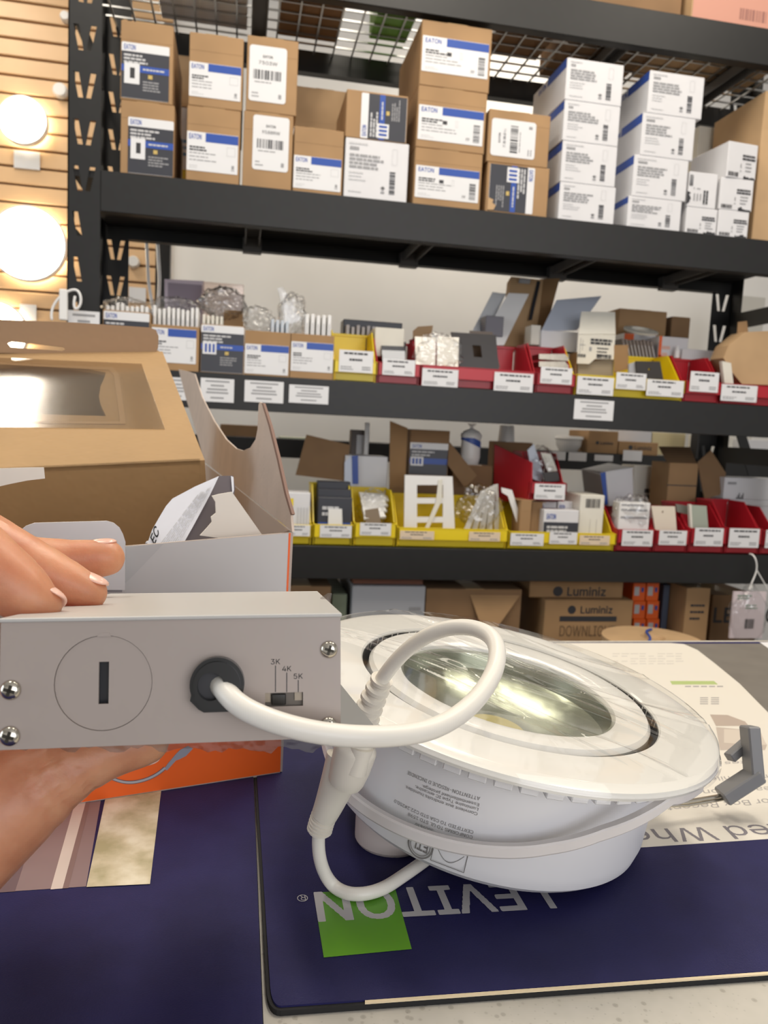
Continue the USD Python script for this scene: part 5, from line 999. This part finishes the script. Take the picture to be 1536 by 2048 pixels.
k2 = poly([(kc[0]-.0016, kc[2]+kr-.0003), (kc[0]+.0016, kc[2]+kr-.0003), (kc[0]+.0012, kc[2]+kr+.0006), (kc[0]-.0012, kc[2]+kr+.0006)], .0002); do('knockout_tab', (np.stack([k2[0][:, 0], .0001-k2[0][:, 2], k2[0][:, 1]], 1), k2[1]), DRV)
do('dark_inside', bx(.001, WD-.001, .003, .0034, .001, HD-.002), INK)
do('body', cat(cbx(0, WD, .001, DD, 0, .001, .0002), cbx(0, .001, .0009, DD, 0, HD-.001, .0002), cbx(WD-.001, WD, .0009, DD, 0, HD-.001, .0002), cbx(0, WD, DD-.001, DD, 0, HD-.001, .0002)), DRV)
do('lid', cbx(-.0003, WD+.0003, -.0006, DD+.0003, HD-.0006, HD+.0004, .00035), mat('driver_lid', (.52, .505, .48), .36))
# grommet
gr = [(gc[0]+.0063*math.cos(t), gc[2]+.0063*math.sin(t)*1.02) for t in np.linspace(math.radians(-20), math.radians(200), 30)]+[(gc[0]-.0062, gc[2]-.0035), (gc[0]-.0042, gc[2]-.0056), (gc[0]-.003, gc[2]-.0063), (gc[0]+.003, gc[2]-.0063), (gc[0]+.0062, gc[2]-.0038)]
BLK = mat('grommet_black', (.012, .012, .012), .22)
hole = [(gc[0]-.0014+.0031*math.cos(t), gc[2]-.0002+.0033*math.sin(t)) for t in np.linspace(0, 2*np.pi, 24, endpoint=False)]
do('grommet', plate_xz(gr, -.0030, .0031, [hole]), BLK); do('grommet_flange', plate_xz([(gc[0]+(x-gc[0])*.86, gc[2]+(z-gc[2])*.86) for x, z in gr], -.0040, .0011, [hole]), BLK); do('grommet_socket', plate_xz(hole, -.0016, .0016), INK)
# slide switch and its scale
sx0, sx1, sz0, sz1 = sw[0][0], sw[1][0], sw[0][2], sw[1][2]; sww = sx1-sx0
do('switch_bed', bx(sx0, sx1, .0012, .0014, sz0, sz1), mat('switch_bed', (.15, .13, .11), .5)); do('switch_slider', cbx(sx0+sww*.17, sx0+sww*.55, .0004, .0012, sz0+.0003, sz1-.0004, .0002), BLK); do('switch_window', bx(sx0, sx0+sww*.14, .0008, .0011, sz0+.001, sz1), mat('switch_brass', (.40, .34, .26), .4)); do('switch_window', bx(sx1-sww*.22, sx1-.0002, .0008, .0011, sz0+.0012, sz1), mat('switch_brass', (.40, .34, .26), .4))
ep = stage.GetPrimAtPath(str(drv.GetPath())+'/end_plate')
for s_, x_, yt, yb in (('3K', 551, 1331, 1384), ('4K', 573.5, 1345, 1384), ('5K', 596.5, 1360, 1384)):
    t0, b0 = dface(x_, yt), dface(x_, yb); do('scale_line', bx(t0[0]-.00011, t0[0]+.00011, -.00004, .0001, b0[2], t0[2]), INK, ep)
    v, f = text(s_, .00125, False, .0022); v = v+(t0[0]-.0011, t0[2]+.0003, 0); do('scale_lettering', (np.stack([v[:, 0], -.00006+v[:, 2]*0, v[:, 1]], 1), f), INK, ep)
for x, y, r_ in ((658, 1299, .0021), (22, 1380, .0023), (20, 1472, .0023), (657, 1449, .0019)): screw_head(DF((dface(x, y)[0], -.0002, dface(x, y)[2])), -YD, r_, drv)
# mounting ear on the right, torn clear wrap round the box
obj('mounting_ear', sheet([K(676, 1362, .235), K(752, 1452, .245), K(738, 1462, .245), K(676, 1456, .235)], .0012), mat('ear_grey', (.40, .385, .35), .45), drv, world=True)
FILM = clear('driver_film', (.80, .78, .77), .15, .05, .5, 90)
def film(pts, dep): return sheet([K(x, y, dep) for x, y in pts], .0002)
obj('film_tag', film([(640, 1196), (656, 1186), (664, 1187), (661, 1204), (666, 1222), (678, 1228), (668, 1224)], .25), FILM, drv, world=True)
rg = random.Random(3); lowr = [(640-14*i, 1498-.045*(640-14*i-560)*-.2+rg.uniform(-3, 5)+(6 if i % 7 < 3 else -2)) for i in range(45)]
obj('film_skirt', sheet([K(x, y, .2) for x, y in [(0, 1490), (650, 1472)]+[(652, 1488), (632, 1499)]+lowr[1:]], .0002), FILM, drv, world=True)
# ---------------------------------------------------------------- cable from the driver to the lamp
CAB = mat('cable_white', (.80, .77, .70), .35)
path = [(428, 1366, .1890), (440, 1370, .1850), (470, 1403, .180), (540, 1440, .1775), (620, 1462, .1785), (700, 1472, .181), (780, 1472, .186), (860, 1459, .194), (930, 1420, .205), (975, 1368, .218), (994, 1318, .230), (984, 1276, .241), (945, 1256, .250), (890, 1258, .258), (830, 1287, .266), (785, 1330, .273), (758, 1368, .278)]
obj('cable', tube(spline([K(*p) for p in path], 140), .00262, 20), CAB, drv, smooth=True, world=True)
pts3 = np.array([K(*p) for p in path]); sp = spline(pts3, 140)
Q = [K(764, 1358, .277), K(752, 1385, .2795), K(738, 1418, .282), (K(727, 1450, .284)), K(716, 1490, .286)]
rad = np.r_[np.repeat([.0041, .0034, .0045, .0036, .0048, .0038, .0050, .0040, .0052, .0042, .0053, .0046, .0054], 3), [.0056]*4]
PL = mat('plug_ivory', (.70, .66, .58), .4)
obj('strain_relief', tube(spline(Q, len(rad)), rad, 20), PL, drv, smooth=30, world=True)
obj('plug', tube(spline([K(718, 1484, .286), K(708, 1510, .287), K(697, 1545, .288), K(690, 1562, .289)], 12), [.0062, .0075, .0079, .0079, .0079, .0078, .0077, .0076, .0074, .0072, .0070, .0066], 24), PL, drv, smooth=30, world=True)
obj('plug_collar', tube([K(722, 1494, .283), K(710, 1545, .2835)], [.0046, .0042], 20), PL, drv, smooth=30, world=True)
# the lamp's own lead
obj('socket', tube(spline([K(694, 1515, .292), K(682, 1550, .293), K(672, 1575, .295), K(657, 1612, .297), K(648, 1632, .298)], 16), np.linspace(.0080, .0050, 16), 24), PL, lamp, smooth=30, world=True)
rad2 = np.r_[np.tile([.0050, .0050, .0041], 6), [.0042]]
obj('strain_relief', tube(spline([K(650, 1626, .298), K(643, 1645, .299), K(638, 1664, .300)], len(rad2)), rad2, 20), PL, lamp, smooth=30, world=True)
path2 = [(639, 1655, .300), (637, 1690, .302), (645, 1735, .304), (668, 1772, .306), (706, 1788, .309), (752, 1782, .316), (800, 1756, .327), (835, 1732, .338), (870, 1705, .35)]
def overmat(x, y, dp): q = atZ(x, y, ZM+.0030); return K(x, y, min(dp, float((M@(q-CAM))[2])))
obj('lead', tube(spline([overmat(*p) for p in path2], 70), .00255, 20), CAB, lamp, smooth=True, world=True)
# ---------------------------------------------------------------- open orange and grey carton behind the driver
Bq, Aq = atZ(560, 1545, ZM), atZ(140, 1610, ZM); dF = unit(Bq-Aq); nF = np.array([-dF[1], dF[0], 0.])     # along the front, away from the viewer
A_ = Bq-dF*.30
def onf(x, y, off=0.): return on(x, y, Bq+nF*off, nF)
GREYP = mat('carton_grey_print', (.58, .56, .55), .42)
INNER = mat('carton_inner_beige', (.52, .43, .37), .75, var=.05, vscale=40, bump=.1, bscale=500)
ct = thing('lamp_carton', 'open product carton with grey and orange front standing behind the driver', 'carton', tuple((A_+Bq)/2+nF*.06))
TR = onf(582, 1065); TM = onf(252, 1092); TL = TM+(TM-TR)*.55; zb = ZM+.0004
def V3(p, z): return np.array([p[0], p[1], z])
zo = onf(565, 1440)[2]
f_out = [V3(A_, zb), V3(Bq, zb), TR, TM, TL]
obj('front_panel', sheet(f_out, .0012), INNER, ct, world=True)
def onprint(pts, off, name, m, parent=ct): return obj(name, sheet([onf(x, y, -off) for x, y in pts], .0002), m, parent, world=True)
onprint([(577.5, 1066.5), (252, 1093), (80, 1107), (80, 1475), (563, 1438)], .0004, 'grey_print', GREYP)
onprint([(577.5, 1066.5), (581.5, 1066), (565, 1438), (562, 1438)], .0005, 'orange_edge', ORANGE)
onprint([(80, 1472), (564, 1435), (560.5, 1543.5), (140, 1608), (-60, 1640)], .0005, 'orange_print', ORANGE)
onprint([(252, 1094), (328, 1087), (258, 1160), (250, 1166)], .0006, 'light_swoosh', mat('carton_light_print', (.52, .505, .50), .42))
onprint([(200, 1140), (250, 1142), (244, 1184), (200, 1184)], .0006, 'dark_swoosh', mat('carton_dark_print', (.34, .33, .36), .42))
cb = [(196, 1535), (214, 1551), (232, 1560), (255, 1565), (282, 1562), (308, 1552), (330, 1536)]
def ribbon(pts, w): 
    P = np.array(pts, float); T = np.gradient(P, axis=0); T /= np.linalg.norm(T, axis=1)[:, None]; N = np.stack([-T[:, 1], T[:, 0]], 1); return [tuple(q) for q in P+N*w/2]+[tuple(q) for q in (P-N*w/2)[::-1]]
cbs = [tuple(p[:2]) for p in spline([(x, y, 0) for x, y in cb], 24)]
onprint(ribbon(cbs, 6.5), .0008, 'cable_picture_outline', mat('picture_dark', (.10, .10, .13), .5)); onprint(ribbon(cbs, 4), .0010, 'cable_picture', mat('picture_grey', (.42, .42, .46), .5))
onprint([(328, 1538), (336, 1527), (347, 1514), (351, 1509), (360, 1500), (376, 1492), (386, 1497), (372, 1512), (358, 1519), (352, 1521), (334, 1541)], .0009, 'plug_picture', mat('picture_blue_grey', (.30, .31, .37), .5))
# side walls, back, bottom
dS = unit(np.array([-.139, .99, 0])); nS = np.array([dS[1], -dS[0], 0])
RB = on(405, 925, TR, nS); RBb = Bq+dS*np.dot(RB-TR, dS)
obj('side_panel', sheet([V3(Bq, zb), V3(RBb, zb), RB, TR], .0012), INNER, ct, world=True)
LB = A_+(RBb-Bq)
obj('side_panel', sheet([V3(A_, zb), V3(LB, zb), V3(LB, TL[2]-.01), TL], .0012), INNER, ct, world=True)
obj('bottom', sheet([V3(A_, zb), V3(Bq, zb), V3(RBb, zb), V3(LB, zb)], .0010), INNER, ct, world=True)
# torn fork flap rising from the right wall
hg = unit(RB-TR); ft = unit(np.array([0, 0, 1])+.06*nS); nK = unit(np.cross(hg, ft))
fork = [(357, 738.5), (372, 742), (389.6, 748), (404, 794), (428, 842), (452, 878.6), (472, 897), (486, 901.5), (500.6, 895), (511, 878.6), (515, 858), (517, 810), (519, 804), (523, 806), (537, 850), (553, 915), (569, 987.6), (581, 1028), (584, 1063), (530, 1019), (474, 975), (408, 923), (392, 862), (371, 794)]
fk = obj('torn_flap', sheet([on(x, y, TR, nK) for x, y in fork], .0013), INNER, ct, world=True)
obj('torn_edge', sheet([on(x, y, TR-nS*.0008, nK) for x, y in [(523, 806), (526, 806), (540, 850), (556, 914), (572, 986), (584, 1028), (581, 1030), (569, 989), (553, 917), (537, 852)]], .0016), mat('torn_edge_brown', (.22, .13, .10), .8), ct, world=True)
obj('inner_crease', sheet([on(x, y, TR+nS*-.0006, nS) for x, y in ((412, 930), (474, 977), (578, 1061), (520, 1080), (408, 1000))], .0006), mat('crease_beige', (.46, .37, .31), .75), ct, world=True)
# tuck flap with rounded corners in front
obj('tuck_flap', sheet([onf(x, y, -.006) for x, y in [(28, 1180), (32, 1080), (40, 1062), (52, 1052), (69, 1046), (214, 1042), (228, 1046), (239, 1055), (246, 1068), (251, 1084), (250, 1180)]], .0010), mat('tuck_white', (.74, .72, .72), .45), ct, world=True)
obj('torn_liner', sheet([onf(x, y, .012) for x, y in [(424, 992), (440, 988), (464, 984), (526, 1072), (490, 1080), (452, 1078), (400, 1071), (414, 1056), (424, 1044), (422, 1034), (432, 1026), (431, 1004)]], .0010), mat('liner_cream', (.84, .78, .69), .6), ct, world=True)
obj('torn_liner', sheet([onf(x, y, .02) for x, y in [(-40, 938), (60, 935), (88, 935), (90, 957), (55, 961), (20, 968), (-40, 982)]], .0010), mat('liner_cream', (.84, .78, .69), .6), ct, world=True)
# folded instruction leaflet
lf = thing('instruction_leaflet', 'folded white instruction leaflet sticking out of the open carton', 'leaflet', tuple(V3(onf(370, 1085, .02), zb+.0025)))
lp = [(293, 1092), (304, 1060), (320, 1032), (332, 1012), (345, 997), (390, 973), (438, 952), (420, 990), (404, 1020), (385, 1055), (364, 1092)]
LP = [onf(x, y, .018+.02*(1092-y)/140) for x, y in lp]
def leaf(pts, off=0.):
    P = np.array(pts); c = P.mean(0); V = np.vstack([P, [c]])-nF*off; n = len(P); return V, np.array([(i, (i+1) % n, n) for i in range(n)])
PW = mat('leaflet_white', (.72, .73, .78), .6)
def onl(x, y, off): return onf(x, y, .018+.02*(1092-y)/140-off)
obj('front_page', leaf(LP), PW, lf, world=True)
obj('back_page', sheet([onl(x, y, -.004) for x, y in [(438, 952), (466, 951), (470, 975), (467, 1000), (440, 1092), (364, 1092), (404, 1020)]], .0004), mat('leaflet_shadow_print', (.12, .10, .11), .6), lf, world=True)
obj('fold_edge', sheet([onl(x, y, -.003) for x, y in [(462, 952), (467, 954), (468, 980), (465, 990)]], .0004), PW, lf, world=True)
lq = onf(372, 1085, .022); obj('lower_pages', cbx(lq[0]-.02, lq[0]+.02, lq[1], lq[1]+.003, zb+.0025, lq[2], .0005), PW, lf, world=True)
tx_ = []
for k in range(9):
    t = .30+.07*k; a0 = np.array([(304, 1078), (432, 966)], float)
    p = np.array([300+(364-300)*t, 1090.]); q = np.array([392+(436-392)*t*.9, 985-(20)*t])
    r = random.Random(k); u = .02
    while u < .92:
        L = r.uniform(.05, .14); a_, b_ = p+(q-p)*u, p+(q-p)*min(u+L, .95); w2 = .5 if k % 3 else .9
        tx_.append(sheet([onl(a_[0]-w2, a_[1], .0006), onl(b_[0]-w2, b_[1], .0006), onl(b_[0]+w2, b_[1], .0006), onl(a_[0]+w2, a_[1], .0006)], .0001)); u += L+.03
obj('small_print', cat(*tx_), PALE, lf, world=True, kind='stuff')
o_ = onl(309, 1091, .0008); e1 = unit(onl(325, 1047, .0008)-o_); e2 = unit(onl(300, 1074, .0008)-o_); v, f = text('EC', .0046, True)
obj('bold_print', (o_+np.outer(v[:, 0], e1)+np.outer(v[:, 1], e2), f), INK, lf, world=True)

# ---------------------------------------------------------------- tilted kraft box with a film window
def cpt(x, y, d): return K(x, y, d)
Pr, Pb, Pl = cpt(400, 921, .50), cpt(318, 703, .70), cpt(-60, 942, .47)
ex = unit(Pr-Pl); ey = Pb-Pr; ey = ey-ex*(ey@ex)*.0; nT = unit(np.cross(ex, ey))
if nT[2] < 0: nT = -nT
Wk = np.linalg.norm(Pr-Pl); Plb = Pl+ey
KB = mat('kraft_box_corrugated', (.39, .24, .105), .72, var=.07, vscale=14, bump=.5, bscale=160)
kb = thing('window_box', 'tilted kraft corrugated box with a clear film window behind the lamp carton', 'box', tuple((Pr+Pl)/2+np.array([0, .06, -.13])))
def onk(x, y, off=0.): return on(x, y, Pr+nT*off, nT)
win = [(-70, 732), (0, 730), (60, 727), (100, 729), (140, 733), (180, 739), (212, 745), (208, 757), (201, 773), (198, 792), (201, 808), (206, 820), (212, 832), (100, 829), (0, 828), (-70, 828)]
topq = [Pl, Pr, Pb, Plb]
obj('top_panel', sheet(topq, .003, [[onk(x, y) for x, y in win]]), KB, kb, world=True)
hk = .10; dn = -nT*hk
obj('front_panel', sheet([Pl, Pr, Pr+dn, Pl+dn], .003), KB, kb, world=True)
obj('side_panel', sheet([Pr, Pb, Pb+dn, Pr+dn], .003), KB, kb, world=True)
obj('side_panel', sheet([Pl, Plb, Plb+dn, Pl+dn], .003), KB, kb, world=True)
obj('back_panel', sheet([Plb, Pb, Pb+dn, Plb+dn], .003), KB, kb, world=True)
obj('bottom_panel', sheet([Pl+dn, Pr+dn, Pb+dn, Plb+dn], .003), KRAFT3, kb, world=True)
obj('window_film', sheet([onk(x, y, .0006) for x, y in [(-70, 853), (330, 858), (283, 727), (-70, 712)]], .0003), clear('box_film', (.90, .88, .84), .14, .05, ior=1.5), kb, world=True)
obj('glue_rim', sheet([onk(x, y, .0004) for x, y in [(-70, 846), (252, 848), (238, 748), (226, 735), (-70, 722)]], .0002, [[onk(x, y, .0004) for x, y in [(-70, 842), (240, 843), (228, 752), (218, 740), (-70, 725)]]]), mat('glue_brown', (.30, .18, .08), .5), kb, world=True)
nB = unit(np.cross(ex, np.array([0, 0, 1])))
def onb(x, y): return on(x, y, Pb, nB)
obj('back_flap', sheet([onb(x, y) for x, y in [(-80, 702), (0, 706), (150, 709), (300, 713), (312, 706), (316, 694), (317, 672), (312, 660), (300, 655), (150, 645), (0, 639), (-80, 637)]], .003, [[onb(x, y) for x, y in [(14, 686), (22, 683), (126, 694), (130, 699), (124, 702), (20, 694)]]]), mat('kraft_flap', (.38, .235, .13), .75, bump=.3, bscale=160), kb, world=True)

# ---------------------------------------------------------------- hand
import manifold3d as m3
SKIN = usdkit.material(stage, '/World/Looks/skin', {'tc': ('texture_coordinate', {}), 'n': ('noise_texture', {'scale': 90., 'detail': 4.}), 'r': ('rgb_ramp', {'ramp': [(.25, (.47, .185, .095)), (.55, (.58, .265, .145)), (.8, (.64, .32, .185))]}), 'bn': ('noise_texture', {'scale': 900., 'detail': 3.}), 'b': ('bump', {'strength': .12, 'distance': .0006}),
    'p': ('principled_bsdf', {'roughness': .42, 'subsurface_weight': .35, 'subsurface_scale': .004, 'subsurface_radius': (1., .35, .2)})},
    [('tc.object', 'n.vector'), ('tc.object', 'bn.vector'), ('bn.fac', 'b.height'), ('b.normal', 'p.normal'), ('n.fac', 'r.fac'), ('r.color', 'p.base_color')], surface='p.BSDF')
def sph(p, r): return m3.Manifold.sphere(r, 28).translate([float(x) for x in p])
def bone(a, b): return m3.Manifold.batch_hull([sph(*a), sph(*b)])
def J(x, y, d, r): return (K(x, y, d), r)
idx = [J(-250, 1050, .198, .0115), J(-60, 1110, .1985, .0100), J(36, 1178, .1990, .0079), J(86, 1210, .1992, .0047)]
mid = [J(-190, 1010, .222, .0112), J(0, 1108, .224, .0094), J(112, 1158, .226, .0073), J(178, 1186, .228, .0052)]
rin = [J(-150, 1010, .252, .0108), J(40, 1122, .262, .0086), J(140, 1122, .268, .0074), J(212, 1116, .271, .0064)]
lit = [J(-170, 1050, .275, .0095), J(-60, 1110, .290, .0075), J(-10, 1125, .295, .0062)]
thu = [J(-120, 1690, .207, .0200), J(40, 1592, .212, .0135), J(125, 1538, .216, .0102), J(205, 1500, .221, .0086), J(292, 1484, .226, .0066)]
wrist = J(-420, 1700, .215, .0255); wrist2 = J(-1000, 1800, .23, .029)
bones = []
for ch_ in (idx, mid, rin, lit, thu): bones += [bone(a, b) for a, b in zip(ch_[:-1], ch_[1:])]
palm = [idx[0], mid[0], rin[0], lit[0], wrist, thu[0]]
bones += [m3.Manifold.batch_hull([sph(*idx[0]), sph(*mid[0]), sph(*J(-300, 1330, .215, .016))]), m3.Manifold.batch_hull([sph(*mid[0]), sph(*rin[0]), sph(*lit[0]), sph(*J(-300, 1330, .24, .015))]),
          m3.Manifold.batch_hull([sph(*J(-300, 1330, .215, .016)), sph(*J(-300, 1330, .24, .015)), sph(*wrist), sph(*thu[0])]), bone(wrist, wrist2), bone(wrist, thu[0])]
hm = bones[0]
for b in bones[1:]: hm = hm+b
hm = hm.refine_to_length(.0024).to_mesh(); tmh = trimesh.Trimesh(hm.vert_properties[:, :3], hm.tri_verts)
trimesh.smoothing.filter_taubin(tmh, lamb=.55, nu=.53, iterations=26)
hv = np.array(tmh.vertices); nn = np.array(tmh.vertex_normals)
# creases across the thumb's root and the knuckles
def crease(p, axis, depth, width, reach):
    d_ = hv-p; s_ = d_@axis; rad_ = np.linalg.norm(d_-np.outer(s_, axis), axis=1); return -depth*np.exp(-(s_/width)**2)*np.exp(-(rad_/reach)**4)
dsp = np.zeros(len(hv))
ax_t = unit(thu[2][0]-thu[1][0])
for k, o in enumerate((-.004, .001, .0065)): dsp += crease(K(112, 1575, .212)+ax_t*o, unit(ax_t+.15*(k-1)*UP), .0011, .0009, .013)
for ch_ in (idx, mid, rin): dsp += crease(ch_[2][0], unit(ch_[3][0]-ch_[1][0]), .0003, .0007, .009)
hv = hv+nn*dsp[:, None]
pe = thing('person', 'hand reaching in from the left, fingers over and thumb under the driver box', 'person', tuple(V3(thu[0][0], float(hv[:, 2].min()))))
obj('hand', (hv, np.array(tmh.faces)), SKIN, pe, smooth=True, world=True)
NAIL = mat('nail_pink', (.78, .48, .38), .25)
def nail(tip, prev, nrm, L=.0046, W=.0042, fwd=-.0006, lift=.93, tm_=None):
    a = unit(tip[0]-prev[0]); nrm = unit(nrm-a*(nrm@a)); w_ = np.cross(a, nrm); c = tip[0]+a*fwd+nrm*tip[1]*lift
    s = trimesh.creation.icosphere(subdivisions=3); v = np.array(s.vertices); v = np.sign(v)*np.abs(v)**np.array([.75, .8, 1.0])
    p = c+np.outer(v[:, 0]*L, a)+np.outer(v[:, 1]*W, w_)+np.outer(v[:, 2]*.0010-.22*(v[:, 1]*W)**2/tip[1]*2-.10*np.maximum(v[:, 0], 0)**2*tip[1]*.6, nrm)
    return obj('nail', (p, np.array(s.faces)), NAIL, pe, smooth=True, world=True)
nail(rin[3], rin[2], UP*1.0+FW*.15); nail(mid[3], mid[2], UP*.9+RT*.5+FW*.35, W=.0044); nail(idx[3], idx[2], UP*.6+RT*.6+FW*.75, W=.0046); nail(thu[4], thu[3], -UP*.65-FW*.1+RT*.2+FW*.55)
